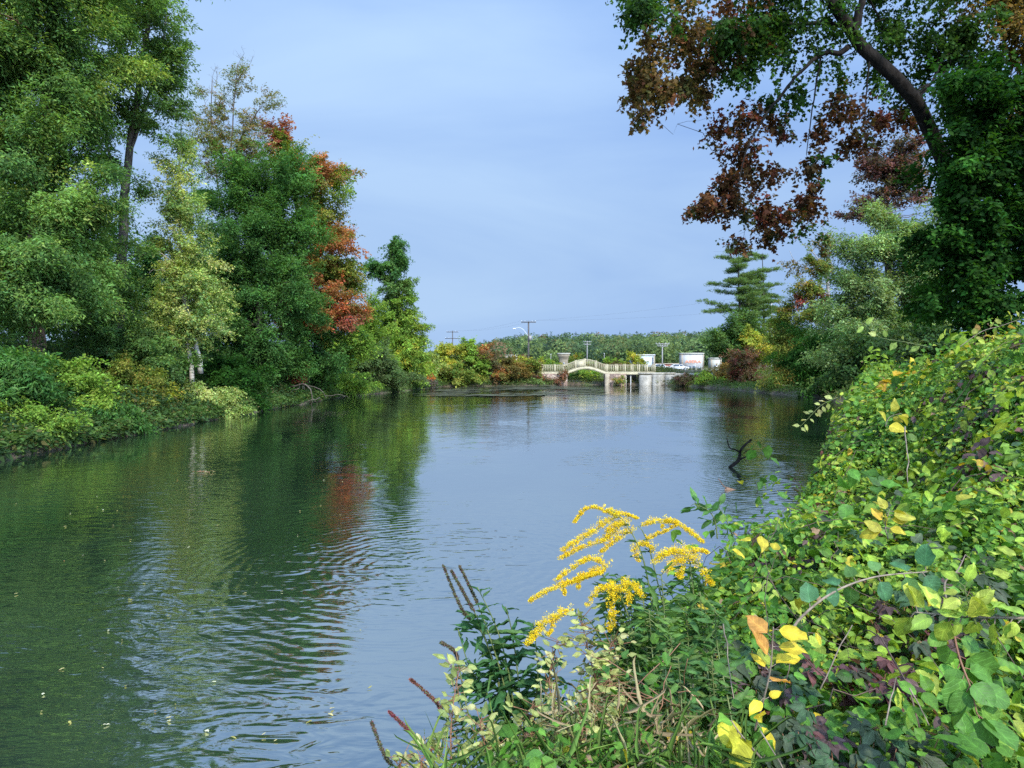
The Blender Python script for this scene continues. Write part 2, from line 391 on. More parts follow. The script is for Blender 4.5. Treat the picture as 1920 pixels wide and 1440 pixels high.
def leaf_mesh(name, c, d, n, L, W, col, shape, mat, parent=None, origin=None, smooth_shade=False):
    T, F, sh = SHAPES[shape]
    d = unit(d); s = unit(np.cross(d, n)); n = np.cross(s, d)
    k = len(T); m = len(c)
    L = np.broadcast_to(L, (m,)); W = np.broadcast_to(W, (m,))
    V = c[:, None, :] + T[None, :, 1, None] * (L[:, None, None] * d[:, None, :]) + T[None, :, 0, None] * (W[:, None, None] * s[:, None, :]) \
        + T[None, :, 2, None] * (L[:, None, None] * n[:, None, :])
    tint = (col[:, None, :] * sh[None, :, None]).reshape(-1, 3)
    luv = None
    if mat == 'gloss_leaf':
        luv = np.tile(T, (m, 1)); luv[:, 2] = np.repeat(R.random(m), k)
        V = V + (R.normal(0, .03, (m, k, 3)) + .10 * R.normal(size=(m, 1, 1)) * (T[None, :, 1, None] ** 2) * n[:, None, :]) * L[:, None, None]
    fl = np.concatenate([np.array(f) for f in F]); fs = np.cumsum([0] + [len(f) for f in F])[:-1]
    loops = (np.arange(m)[:, None] * k + fl[None, :]).ravel()
    starts = (np.arange(m)[:, None] * len(fl) + fs[None, :]).ravel()
    return raw_mesh(name, V.reshape(-1, 3), loops, starts, mat, parent, tint, smooth_shade, origin, luv)

DENS = 2.1
def rnd_unit(n):
    return unit(R.normal(size=(n, 3)))

def pick(pal, n):
    """pal: list of (r,g,b,weight)"""
    p = np.array(pal, float); w = p[:, 3] / p[:, 3].sum()
    return p[R.choice(len(p), n, p=w), :3]

def crown(name, blobs, parent, origin, leaf=(0.14, 0.07), lai=3.5, clump=0.9, droop=0.3, shape='kite', mat='leaf', axis=None, spray=8, shell=0.35, flat=.65, mixc=0.3, stray=.22, holes=-1.5):
    """leafy crown: blobs -> clumps -> sprays -> leaves. blob = (centre, radii, palette, lai factor)"""
    la = 0.5 * leaf[0] * leaf[1]; lai = lai * DENS
    Cs, Ds, Ns, Ls, Cols, anchors = [], [], [], [], [], []; ph = R.uniform(0, 6, 3)
    for (c, r, pal, lf) in blobs:
        c = np.asarray(c, float); r = np.asarray(r, float)
        A = math.pi * r[0] * r[2]
        nl = max(60, int(A * lai * lf / la))
        rc = min(clump, 0.75 * r.min())
        nc = max(5, int(3.6 * A / (math.pi * rc * rc)))
        u = rnd_unit(nc); q = (shell + (1 - shell) * R.random(nc) ** 0.7)[:, None]; st_ = R.random(nc) < stray; q[st_] *= 1.28
        cc = c + u * q * np.maximum(r - 0.45 * rc, 0.3 * r)
        anchors.append(cc[~st_] if (~st_).sum() > 2 else cc)
        ccol = pick(pal, nc) * np.exp(R.normal(0, .2, nc))[:, None]
        ns = max(1, nl // spray)
        ci = R.choice(nc, ns, p=(lambda w: w / w.sum())(R.gamma(1.7, 1.0, nc)))
        ctr = c if axis is None else np.array([.5 * axis[0] + .5 * c[0], .5 * axis[1] + .5 * c[1], c[2] - .55 * r[2]])
        od = unit(cc - ctr + .25 * R.normal(size=(nc, 3))); od[:, 2] -= .35 * droop; od = unit(od)
        off = rnd_unit(ns) * (R.random(ns) ** 0.5)[:, None] * rc * np.array([1, 1, flat])
        along = (off * od[ci]).sum(1, keepdims=True)
        off = off * .72 + od[ci] * along * 1.15          # clumps stretch along their bough
        off[:, 2] -= droop * .35 * np.maximum(along[:, 0], 0) ** 2 / rc
        sp = cc[ci] + off
        # irregular holes through the crown
        q3 = sp / (rc * 1.5) + ph
        hole = np.sin(2.1 * q3[:, 0] + 1.3 * q3[:, 2]) + np.sin(1.9 * q3[:, 1] - 1.7 * q3[:, 0] + .7) + np.sin(2.3 * q3[:, 2] + 1.1 * q3[:, 1] + 2.1)
        keep = hole > holes + .6 * R.normal(size=ns); sp, ci, off = sp[keep], ci[keep], off[keep]; ns = len(sp)
        outw = unit(sp - ctr)
        sd = unit(.5 * off / rc + .8 * od[ci] + 0.55 * R.normal(size=(ns, 3)) + np.array([0, 0, -droop]))
        sl = rc * R.uniform(.45, 1.1, ns)
        t = (np.arange(spray) + .5) / spray
        sgn = np.where(np.arange(spray) % 2 == 0, 1, -1)
        side = unit(np.cross(sd, np.array([0, 0, 1.0]) + 0.3 * R.normal(size=(ns, 3))))
        pos = sp[:, None, :] + sd[:, None, :] * (sl[:, None] * (t - .3))[:, :, None] + np.array([0, 0, -droop]) * (sl[:, None] * t ** 2 * .5)[:, :, None]
        pos = pos.reshape(-1, 3) + R.normal(0, leaf[0] * .35, (ns * spray, 3))
        ld = (.6 * sd[:, None, :] + .85 * sgn[None, :, None] * side[:, None, :]).reshape(-1, 3) + .35 * R.normal(size=(ns * spray, 3)) + np.array([0, 0, -droop * .6])
        nn = np.repeat(.45 * outw, spray, axis=0) + np.array([0, 0, .75]) + .55 * R.normal(size=(ns * spray, 3))
        col = ccol[ci]
        alt = pick(pal, ns); m = R.random(ns) < mixc; col[m] = alt[m]
        col = np.repeat(col, spray, axis=0) * np.exp(R.normal(0, .2, ns * spray))[:, None] * (1 + .08 * R.normal(size=(ns * spray, 3)))
        Cs.append(pos); Ds.append(ld); Ns.append(nn); Cols.append(np.clip(col, .003, .9))
        Ls.append(leaf[0] * np.exp(R.normal(0, .22, ns * spray)))
    L = np.concatenate(Ls)
    leaf_mesh(name, np.concatenate(Cs), np.concatenate(Ds), np.concatenate(Ns), L, L * leaf[1] / leaf[0], np.concatenate(Cols), shape, mat, parent, origin)
    return np.concatenate(anchors)

def limb_path(a, b, n=6, sag=.12, wob=.05):
    a = np.asarray(a, float); b = np.asarray(b, float); t = np.linspace(0, 1, n)[:, None]
    L = np.linalg.norm(b - a)
    p = a + (b - a) * t + np.array([0, 0, 1.0]) * (np.sin(np.pi * t) * sag * L)
    p[1:-1] += R.normal(0, wob * L, (n - 2, 3))
    return p

def smooth_path(pts, n=14, wob=0.0):
    pts = np.asarray(pts, float)
    s = np.concatenate([[0], np.cumsum(np.linalg.norm(np.diff(pts, axis=0), axis=1))])
    t = np.linspace(0, s[-1], n)
    # catmull-rom through the points
    out = []
    m = len(pts)
    for tt in t:
        i = min(max(int(np.searchsorted(s, tt) - 1), 0), m - 2)
        f = (tt - s[i]) / max(s[i + 1] - s[i], 1e-9)
        p0 = pts[max(i - 1, 0)]; p1 = pts[i]; p2 = pts[i + 1]; p3 = pts[min(i + 2, m - 1)]
        out.append(.5 * ((2 * p1) + (-p0 + p2) * f + (2 * p0 - 5 * p1 + 4 * p2 - p3) * f * f + (-p0 + 3 * p1 - 3 * p2 + p3) * f ** 3))
    out = np.array(out)
    if wob: out[1:-1] += R.normal(0, wob, (n - 2, 3))
    return out

def twigs(mb, a, d, L, r, depth):
    """bare branching twigs"""
    d = unit(np.asarray(d, float))
    n = 5; p = [np.asarray(a, float)]; dd = d.copy()
    for i in range(n):
        dd = unit(dd + .13 * R.normal(size=3) + np.array([0, 0, .03])); p.append(p[-1] + dd * L / n)
    mb.tube(p, np.linspace(r, r * .4, n + 1), 4, False)
    if depth > 0:
        for k in range(R.integers(3, 6)):
            i = R.integers(1, n + 1)
            nd = unit(p[i] - p[i - 1] + .75 * R.normal(size=3)); nd[2] = abs(nd[2]) * .8 + .1
            twigs(mb, p[i], nd, L * R.uniform(.4, .65), r * .5, depth - 1)

# blob given in photo pixels at a distance: px, py, rx, ry [, extra distance] [, palette] [, density]
def blob(D, pal, b, scl=1.0):
    px, py, rx, ry = b[:4]; dD = 0.0; p = pal; lf = 1.0
    for e in b[4:]:
        if isinstance(e, list): p = e
        elif isinstance(e, str): lf = float(e)
        else: dD = e
    c = P(px, py, D + dD); k = (D + dD) / FPX
    ax, az = rx * k * scl, ry * k * scl
    return (c, (ax, .55 * (ax + az), az), p, lf)

def tree(name, label, cat, D, trunk, r0, blobs, pal, leaf, lai=3.4, clump=.9, droop=.3, bark='bark', group=None, limbs=.55, extra=(), shape='kite', parts=('trunk', 'branches', 'crown'), shell=.35, base=None, r1=.25, tuft=None, flat=.65, hang=False, scl=1.16, axial=True, shade_blobs=(), spray=8, solid=False):
    bl = [blob(D, pal, b, scl) for b in blobs] + [(np.array(c_), np.array(r_), p_, f_) for c_, r_, p_, f_ in shade_blobs]
    tp = [P(px, py, D) if len(q) == 0 else P(px, py, D + q[0]) for (px, py, *q) in trunk]
    g = gpt(tp[0][0], tp[0][1])
    if base is not None: g = np.asarray(base, float)
    g[2] -= .05
    tp = [g] + [p for p in tp if p[2] > g[2] + .15]
    o = thing(name, label, cat, g, group)
    path = smooth_path(tp, 16, r0 * .12)
    mb = MB(); rad = r0 * (1 - (1 - r1) * np.linspace(0, 1, 16) ** .9); rad[0] *= 1.3
    mb.tube(path, rad, 9)
    att = [path[4:]]; arad = [rad[4:]]
    for (pts, r) in extra:
        ep = [P(px, py, D + (q[0] if q else 0)) for (px, py, *q) in pts]
        e_ = smooth_path(ep, 12, r * .2); mb.tube(e_, np.linspace(r, r * .35, 12), 7)
        att.append(e_[2:]); arad.append(np.linspace(r, r * .35, 12)[2:])
    att = np.vstack(att); arad = np.concatenate(arad)
    mb.build(parts[0], bark, o, g, True)
    an = crown(parts[2], bl, o, g, leaf, lai, clump, droop, shape, axis=(tp[-1][0] * .5 + g[0] * .5, tp[-1][1] * .5 + g[1] * .5) if axial else None, shell=shell, flat=flat, spray=spray, **(dict(stray=0, holes=-9) if solid else dict(holes=-.9, mixc=.5, stray=.3) if hang else {}))
    br = MB(); sel = R.permutation(len(an))[:max(3, int(limbs * len(an)))][:90]
    for i in sel:
        e = an[i]
        dv = e - att; ds = np.linalg.norm(dv, axis=1)
        cost = ds * (1 + .8 * np.clip(-dv[:, 2] / (ds + .01) + .15, 0, 1)) if not hang else ds
        k = int(np.argmin(cost)); s = att[k]; L = ds[k]
        if L < .3 or (hang and L > 2.6): continue
        rr = min(.5 * arad[k], .011 * L + .006)
        p_ = limb_path(s, e, 8, .05 if not hang else -.04, .035); br.tube(p_, np.linspace(rr, rr * .25, 8), 5, False)
        for q in range(2):
            j = R.integers(3, 8); ee = p_[j] + rnd_unit(1)[0] * [1, 1, .6] * R.uniform(.3, .9) * min(L, 2.0) * .6; br.tube(limb_path(p_[j], ee, 5, .03, .04), np.linspace(rr * .4, rr * .12, 5), 4, False)
    if tuft:
        for (px, py, dx, dz, L) in tuft: twigs(br, P(px, py, D), (dx, 0.1, dz), L, .02, 2)
    br.build(parts[1], bark, o, g, True)
    return o

def shrub(name, label, cat, D, blobs, pal, leaf, lai=3.2, clump=.6, droop=.25, group=None, stems=9, shape='kite', stem_mat='twig', base=None, shell=.3):
    bl = [blob(D, pal, b, 1.22) for b in blobs]
    c = np.mean([b[0] for b in bl], axis=0)
    g = gpt(c[0], c[1]) if base is None else np.asarray(base, float)
    o = thing(name, label, cat, g, group)
    an = crown('foliage', bl, o, g, leaf, lai, clump, droop, shape, shell=shell)
    mb = MB()
    for i in R.permutation(len(an))[:stems]:
        s = g + np.array([R.normal(0, .15), R.normal(0, .15), -.05])
        mb.tube(limb_path(s, an[i], 6, .1, .04), np.linspace(.03, .008, 6), 5, False)
    mb.build('stems', stem_mat, o, g, True)
    return o

#@@LIB_END
# ------------------------------------------------------------------ setting: ground, water, hill, road
def axis_pts(dense_lo, dense_hi, step, lo, hi):
    a = list(np.arange(dense_lo, dense_hi + 1e-6, step))
    s = step; x = dense_hi
    while x < hi: s *= 1.35; x += s; a.append(min(x, hi))
    s = step; x = dense_lo; b = []
    while x > lo: s *= 1.35; x -= s; b.append(max(x, lo))
    return np.array(b[::-1] + a)

def grid_mesh(name, X, Y, fz, mat):
    gx, gy = np.meshgrid(X, Y)
    z = fz(gx.ravel(), gy.ravel())
    V = np.column_stack([gx.ravel(), gy.ravel(), z])
    nx, ny = len(X), len(Y)
    i = (np.arange(ny - 1)[:, None] * nx + np.arange(nx - 1)[None, :]).ravel()
    Lq = np.column_stack([i, i + 1, i + nx + 1, i + nx]).ravel()
    return raw_mesh(name, V, Lq, np.arange(len(i)) * 4, mat, smooth_shade=True)

gX = np.unique(np.round(np.concatenate([axis_pts(-24, 34, .5, -3200, 3200), np.arange(-3, 8, .2), np.arange(-18, -14, .2)]), 3))
gY = np.unique(np.round(np.concatenate([axis_pts(-6, 112, .7, -800, 4200), np.arange(-1, 14, .2)]), 3))
tag(grid_mesh('ground', gX, gY, ground, 'ground'), 'earthy bank under the plants around the pond', None, None, 'structure')

wb = MB(); wb.add([(-70, -45, 0), (70, -45, 0), (70, 118, 0), (-70, 118, 0)], [(0, 1, 2, 3)])
tag(wb.build('pond_water', 'water'), 'rippled green pond water mirroring trees and sky', None, None, 'structure')

RX = np.array([-900, -300, -96, -66, -18, 12, 60, 132, 222, 330, 600, 1400]); RZ = np.array([9, 8, 11, 14, 20, 22, 22.5, 21.5, 25, 28, 32, 30.])
def hill_z(x, y):
    h = np.interp(x * 800 / np.maximum(y, 300), RX, RZ)
    t = smooth((y - 330) / 470)
    return 1.45 + (h - 1.5) * t - 6 * (y < 290) - 14 * smooth((y - 1000) / 500)
hX = np.linspace(-1100, 1500, 90); hY = np.concatenate([[280], np.linspace(300, 860, 36), np.linspace(900, 1600, 12)])
tag(grid_mesh('hill', hX, hY, hill_z, 'ground'), 'low wooded ridge behind the far bank', None, None, 'structure')

def wood():
    """the far-off wood as one mass"""
    Cs, Ds, Ns, Ls, Wd, Cl = [], [], [], [], [], []
    pal = [(.095, .145, .05, 4), (.066, .11, .046, 4), (.13, .175, .055, 2.6), (.042, .075, .042, 2), (.14, .145, .055, 1), (.16, .10, .055, .5)]
    n = 3600
    y = 300 + 560 * R.random(n) ** .9; x = (R.random(n) * 1.3 - .55) * y * .95
    ok = (np.abs(x / y - .1) < .33) | (R.random(n) < .25)
    x, y = x[ok], y[ok]
    for i in range(len(x)):
        near = (480 / y[i]); con = R.random() < .16
        H = R.uniform(5, 16) * (1.15 if con else 1) * np.interp(x[i] / y[i], [-.09, .03], [.45, 1]); rr = H * R.uniform(.18, .26) if con else H * R.uniform(.36, .62)
        z0 = hill_z(np.array([x[i]]), np.array([y[i]]))[0]
        m = int(150 * min(near, 1.6) ** 1.4)
        t = R.random(m); u = rnd_unit(m); u[:, 1] = -np.abs(u[:, 1])
        if con: zz = t * H; rad = rr * (1.02 - t); 
        else: zz = H * (.15 + .85 * t); rad = rr * np.sqrt(np.clip(1 - (2 * t - 1) ** 2, .05, 1))
        pos = np.column_stack([x[i] + u[:, 0] * rad, y[i] + u[:, 1] * rad, z0 + zz - 1])
        c = (pick(pal, 1)[0] if not con else np.array([.046, .08, .044])) * R.uniform(.62, 1.2)
        Cs.append(pos); nn_ = u * [1, 1, .3] + np.column_stack([np.zeros(m), np.zeros(m), 1.5 * t - .35]) + .28 * R.normal(size=(m, 3)); Ds.append(np.cross(nn_, rnd_unit(m))); Ns.append(nn_)
        L = R.uniform(1.0, 2.1, m) * (1 / min(near, 1.6)) ** .5; Ls.append(L); Wd.append(L * (.28 if con else .6))
        Cl.append(np.clip(c * np.exp(R.normal(0, .25, m))[:, None], .004, .5))
    o = leaf_mesh('distant_wood', *[np.concatenate(a) for a in (Cs, Ds, Ns, Ls, Wd, Cl)], 'kite', 'leaf')
    tag(o, 'far-off mixed wood covering the low ridge', None, None, 'stuff')
wood()

rb = MB(); rb.box((-120, 138, 1.50), (160, 147, 1.575))
tag(rb.build('road', 'asphalt'), 'road crossing behind the footbridge', None, None, 'structure')

# ------------------------------------------------------------------ palettes (linear base colours)
LOCUST = [(0.099, 0.182, 0.043, 4), (0.133, 0.221, 0.05, 3), (0.071, 0.144, 0.04, 3), (0.197, 0.26, 0.057, 0.7)]
ASH = [(0.087, 0.163, 0.04, 4), (0.124, 0.204, 0.047, 3), (0.068, 0.124, 0.037, 2)]
BIRCH = [(0.301, 0.361, 0.095, 4), (0.211, 0.304, 0.09, 3), (0.369, 0.378, 0.128, 1.2), (0.14, 0.227, 0.075, 2)]
THIN = [(0.182, 0.169, 0.058, 3), (0.13, 0.156, 0.052, 3), (0.221, 0.143, 0.065, 1)]
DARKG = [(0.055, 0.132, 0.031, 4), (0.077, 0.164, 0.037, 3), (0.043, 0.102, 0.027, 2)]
RED = [(0.306, 0.075, 0.049, 4), (0.245, 0.101, 0.056, 2), (0.347, 0.135, 0.07, 1)]
ORANGE = [(0.324, 0.131, 0.046, 4), (0.24, 0.126, 0.04, 3), (0.36, 0.105, 0.044, 1.2), (0.168, 0.147, 0.04, 2.4)]
OLIVE = [(0.14, 0.186, 0.034, 4), (0.187, 0.196, 0.038, 3), (0.261, 0.178, 0.039, 1.2), (0.102, 0.159, 0.031, 2)]
VINEG = [(0.158, 0.252, 0.037, 4), (0.224, 0.304, 0.042, 3), (0.111, 0.186, 0.03, 2), (0.354, 0.337, 0.043, 0.8)]
FRESH = [(0.14, 0.23, 0.034, 4), (0.187, 0.274, 0.039, 3), (0.102, 0.178, 0.029, 2)]
YELLOWG = [(0.306, 0.319, 0.042, 4), (0.226, 0.272, 0.041, 3), (0.403, 0.319, 0.048, 1)]
PALEG = [(0.266, 0.328, 0.09, 4), (0.2, 0.277, 0.071, 3), (0.361, 0.377, 0.125, 1)]
BROWN = [(.13, .085, .04, 3), (.10, .075, .038, 3), (.16, .10, .05, 1.2), (.075, .08, .03, 1.5)]
PURPLE = [(0.112, 0.055, 0.05, 4), (0.158, 0.068, 0.058, 2), (0.073, 0.06, 0.041, 3), (0.099, 0.094, 0.043, 1.4)]
DEEP = [(0.021, 0.065, 0.01, 4), (0.03, 0.088, 0.012, 3), (0.015, 0.048, 0.008, 2)]
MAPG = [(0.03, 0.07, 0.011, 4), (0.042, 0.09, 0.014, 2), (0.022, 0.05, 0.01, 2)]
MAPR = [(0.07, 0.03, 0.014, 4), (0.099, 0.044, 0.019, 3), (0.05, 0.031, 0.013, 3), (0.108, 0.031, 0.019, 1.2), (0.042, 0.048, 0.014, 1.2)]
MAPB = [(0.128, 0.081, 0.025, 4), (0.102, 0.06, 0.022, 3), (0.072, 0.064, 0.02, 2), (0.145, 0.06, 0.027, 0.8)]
GOLD = [(.19, .12, .03, 4), (.13, .10, .03, 3), (.09, .09, .025, 2)]

GLB = 'trees along the left bank'
GRB = 'trees along the right bank'
BLB = 'bushes at the left waterline'
BFB = 'bushes along the far bank'
BRB = 'bushes along the right bank'

# ------------------------------------------------------------------ left bank trees
tree('locust_tree', 'tall feathery green tree with a brown trunk, farthest left in the photo', 'tree', 33, [(68, 650), (62, 520), (72, 300), (92, 60), (96, -150)], .42,
     [(60, 60, 140, 150), (-60, 200, 140, 180), (140, 140, 70, 90), (70, 290, 115, 95), (100, 430, 105, 80), (0, 470, 110, 100), (60, -120, 200, 120), (150, 520, 60, 50, '.8'), (20, 575, 85, 50, '.8'), (165, 350, 50, 50, '.7'), (66, 470, 70, 60, -2.5), (60, 555, 70, 40, -2.5), (110, 520, 60, 50, -1.5), (0, 540, 60, 50, -2)],
     LOCUST, (.16, .062), 3.6, .85, .5, 'bark_brown', GLB, flat=.9)
tree('ash_tree', 'tall dark green tree with open gaps showing its forked dark trunk', 'tree', 40, [(222, 640), (228, 480), (240, 300), (262, 150), (280, 20), (286, -60)], .36,
     [(290, 50, 60, 62), (215, 30, 62, 55), (305, 135, 42, 45), (215, 120, 48, 45), (245, 215, 75, 45), (175, 205, 40, 40), (310, 205, 40, 32), (332, 105, 22, 32), (195, 300, 40, 32), (215, 400, 30, 30, '.6'), (270, -40, 90, 60), (262, 345, 26, 24, '.5'), (190, 455, 34, 30, '.6'), (215, 540, 50, 46, -1.5), (250, 470, 34, 34, -1.2, '.6'), (195, 600, 60, 40, -1.5)],
     ASH, (.17, .075), 1.9, .62, .35, 'bark', GLB, extra=[([(240, 300), (272, 200), (300, 110), (312, 30)], .11), ([(236, 360), (205, 290), (196, 210)], .09)])
tree('birch_tree', 'slender yellow-green birch with a thin pale trunk, leaning over the bushes', 'tree', 42, [(360, 690), (349, 620), (338, 450), (336, 320), (340, 235)], .15,
     [(336, 262, 18, 26), (338, 310, 32, 44), (322, 360, 30, 36), (352, 395, 36, 40), (322, 430, 44, 40), (352, 475, 50, 44), (330, 525, 60, 44), (365, 545, 54, 40), (315, 585, 66, 40), (375, 600, 50, 44), (280, 610, 42, 30), (345, 635, 60, 24, '.7')],
     BIRCH, (.12, .075), 2.0, .55, .35, 'birch_bark', GLB, scl=1.12, flat=1.0, extra=[([(376, 700), (372, 660), (352, 590), (345, 520)], .16), ([(337, 400), (300, 355), (270, 335)], .035), ([(337, 500), (295, 470), (262, 455)], .035)])
tree('sparse_birch', 'half-bare brownish birch with fine twigs against the sky, behind the yellow-green birch', 'tree', 58, [(425, 690), (428, 480), (432, 300), (438, 200), (446, 120)], .13,
     [(447, 150, 26, 30, '.7'), (503, 192, 26, 20, '.8'), (425, 195, 26, 26, '.7'), (395, 250, 42, 36), (478, 232, 30, 26, '.8'), (455, 275, 50, 40), (372, 165, 12, 16, '.7'), (435, 300, 70, 40), (400, 215, 20, 20, '.6')],
     THIN, (.12, .08), 1.3, .5, .2, 'bark', GLB, extra=[([(428, 480), (405, 320), (396, 220), (398, 150)], .08), ([(430, 330), (452, 260), (486, 205)], .10)],
     tuft=[(398, 175, -.1, 1, 1.4), (405, 165, .1, 1, 1.3), (446, 125, .15, 1, 1.2), (455, 140, .5, 1, 1.2), (497, 190, .5, .8, .9), (385, 200, -.3, 1, 1.2), (398, 150, 0, 1, 1.0), (440, 150, -.2, 1, 1.2)])
tree('leafy_locust', 'big dense dark green tree between the birches and the red maple', 'tree', 53, [(482, 720), (486, 500), (482, 330)], .34,
     [(450, 350, 58, 55), (520, 348, 58, 52), (470, 430, 85, 62), (540, 445, 62, 66), (450, 520, 66, 62), (530, 540, 72, 66), (500, 622, 72, 55), (512, 682, 54, 46), (436, 615, 34, 50), (420, 690, 30, 30)],
     DARKG, (.18, .075), 3.6, .8, .35, 'bark', GLB, flat=1.0)
tree('red_maple', 'autumn maple turning red and orange along its right side, with a scarlet tip', 'tree', 60, [(575, 735), (570, 500), (545, 320), (522, 222)], .36,
     [(521, 245, 22, 30, RED), (540, 292, 38, 28, OLIVE), (580, 330, 52, 34, ORANGE), (602, 385, 42, 44, OLIVE), (632, 352, 22, 30, FRESH, '.5'), (634, 445, 30, 16, ORANGE), (598, 470, 44, 42, ORANGE), (600, 420, 40, 40, OLIVE), (640, 505, 26, 26, OLIVE),
      (600, 552, 52, 26, ORANGE, -2.5), (648, 592, 34, 22, ORANGE, -2), (655, 602, 16, 14, RED, -2.5), (575, 590, 40, 30, ORANGE, -3.5), (628, 455, 34, 22, ORANGE, -2), (590, 330, 50, 26, ORANGE, -2), (610, 500, 34, 26, OLIVE, -1), (605, 600, 46, 34, OLIVE), (612, 655, 60, 42, DARKG), (560, 625, 34, 26, RED), (655, 545, 22, 24, OLIVE), (575, 690, 56, 36, DARKG), (660, 640, 34, 44, FRESH), (625, 520, 40, 26, ORANGE)],
     OLIVE, (.18, .13), 3.3, .75, .3, 'bark', GLB, flat=.9)
tree('round_tree', 'small round mid-green tree between the maple and the vine-wrapped tower', 'tree', 78, [(688, 700), (690, 600), (690, 560)], .2,
     [(692, 585, 26, 32), (680, 630, 40, 40), (706, 655, 34, 38), (668, 680, 34, 32)], FRESH, (.22, .12), 3.3, .9, .25, 'bark', GLB)
tree('vine_covered_tree', 'narrow tower-like tree wrapped in vines, standing alone against the sky', 'tree', 83, [(742, 710), (740, 600), (738, 520), (736, 455)], .3,
     [(737, 466, 20, 20, DARKG), (712, 503, 22, 14, DARKG), (756, 487, 14, 14, DARKG), (738, 500, 16, 24, DARKG), (740, 545, 26, 32, ASH), (746, 585, 30, 32, FRESH), (750, 622, 38, 34), (762, 660, 40, 36), (778, 690, 30, 24), (735, 665, 36, 36), (766, 545, 10, 16, ASH)],
     VINEG, (.22, .14), 3.6, .75, .5, 'bark', GLB, solid=True, axial=False, scl=1.3)
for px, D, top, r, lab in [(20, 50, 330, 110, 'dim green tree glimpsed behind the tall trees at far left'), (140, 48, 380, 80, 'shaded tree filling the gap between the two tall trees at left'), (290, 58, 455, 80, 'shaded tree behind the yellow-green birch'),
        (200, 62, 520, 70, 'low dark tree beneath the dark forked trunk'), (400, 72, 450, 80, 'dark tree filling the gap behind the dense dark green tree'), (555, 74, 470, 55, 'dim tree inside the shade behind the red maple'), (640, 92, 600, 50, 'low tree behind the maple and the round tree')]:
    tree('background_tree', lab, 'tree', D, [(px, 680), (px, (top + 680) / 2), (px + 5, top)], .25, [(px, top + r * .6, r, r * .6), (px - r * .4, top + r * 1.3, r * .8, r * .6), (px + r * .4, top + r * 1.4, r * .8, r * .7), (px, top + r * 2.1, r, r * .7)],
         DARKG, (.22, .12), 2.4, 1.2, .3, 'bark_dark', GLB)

# ------------------------------------------------------------------ left bank bushes
shrub('sumac_bush', 'dark feathery bush at the left edge below the brown trunk', 'bush', 26, [(20, 690, 70, 42), (-40, 730, 70, 60), (60, 720, 40, 34)], DARKG, (.20, .055), 3.4, .6, .5, BLB)
shrub('leafy_bush', 'mid green bush under the brown trunk at left', 'bush', 30, [(115, 705, 70, 44), (150, 740, 60, 40), (80, 745, 50, 40)], FRESH, (.12, .07), 3.3, .55, .3, BLB)
shrub('weedy_bush', 'low ragged bush hanging over the shore in the left corner', 'bush', 25.2, [(30, 790, 66, 38), (85, 800, 50, 32), (5, 825, 40, 22)], FRESH, (.11, .055), 3.0, .45, .5, BLB)
shrub('drooping_bush', 'dark bush with drooping pointed leaves beside the ragged corner bush', 'bush', 29.5, [(165, 775, 50, 44), (205, 790, 42, 34), (150, 812, 40, 22)], DARKG, (.15, .06), 3.4, .5, .7, BLB)
shrub('olive_bush', 'olive-green bush left of the yellowing bush at the shore', 'bush', 34.5, [(230, 720, 56, 42), (255, 770, 42, 40), (225, 800, 36, 20)], OLIVE, (.13, .06), 3.0, .5, .5, BLB)
shrub('yellowing_bush', 'yellowing bush in the middle of the left shore', 'bush', 36, [(285, 735, 34, 34), (300, 770, 34, 28)], YELLOWG, (.12, .07), 2.8, .45, .3, BLB)
shrub('pale_bush', 'pale green bush leaning over the water below the birch trunks', 'bush', 40, [(370, 745, 54, 32), (410, 770, 34, 26), (345, 770, 36, 26)], PALEG, (.14, .07), 3.0, .5, .7, BLB)
shrub('dense_bush', 'dark dense bush right of the pale leaning bush', 'bush', 45, [(440, 715, 44, 36), (465, 755, 26, 28), (425, 690, 40, 24)], DEEP, (.15, .08), 3.4, .6, .3, BLB)
shrub('low_bush', 'shaded bush behind the olive and yellowing bushes', 'bush', 39, [(190, 668, 80, 32), (290, 690, 60, 34), (250, 650, 60, 30)], ASH, (.15, .075), 3.2, .7, .3, BLB)
shrub('scarlet_sapling', 'small scarlet sapling above the fallen bare branches', 'sapling', 56, [(562, 700, 13, 16), (570, 685, 8, 8)], RED, (.16, .1), 3.0, .35, .2, BLB, 4)
shrub('bright_bush', 'bright green bush right of the fallen branches', 'bush', 66, [(640, 712, 46, 22), (672, 722, 28, 14), (612, 728, 26, 14)], FRESH, (.2, .08), 3.3, .6, .5, BLB)
shrub('willow_bush', 'soft grey-green bush at the foot of the vine-wrapped tower', 'bush', 76, [(715, 680, 38, 32), (735, 705, 42, 20), (700, 708, 30, 16)], [(.075, .12, .04, 3), (.10, .14, .05, 2)], (.22, .08), 3.3, .7, .4, BLB)
shrub('grey_brush', 'low purplish-grey brush right of the vine-wrapped tower', 'bush', 89, [(790, 718, 24, 9)], [(.10, .075, .075, 3), (.13, .10, .085, 2), (.08, .08, .04, 1)], (.2, .07), 3.0, .4, .2, BLB, 6)
shrub('orange_bush', 'tiny bright orange bush at the waterline right of the grey brush', 'bush', 91, [(806, 714, 9, 9)], [(.42, .16, .04, 3), (.34, .10, .035, 2)], (.18, .1), 3.2, .35, .2, BLB, 4)

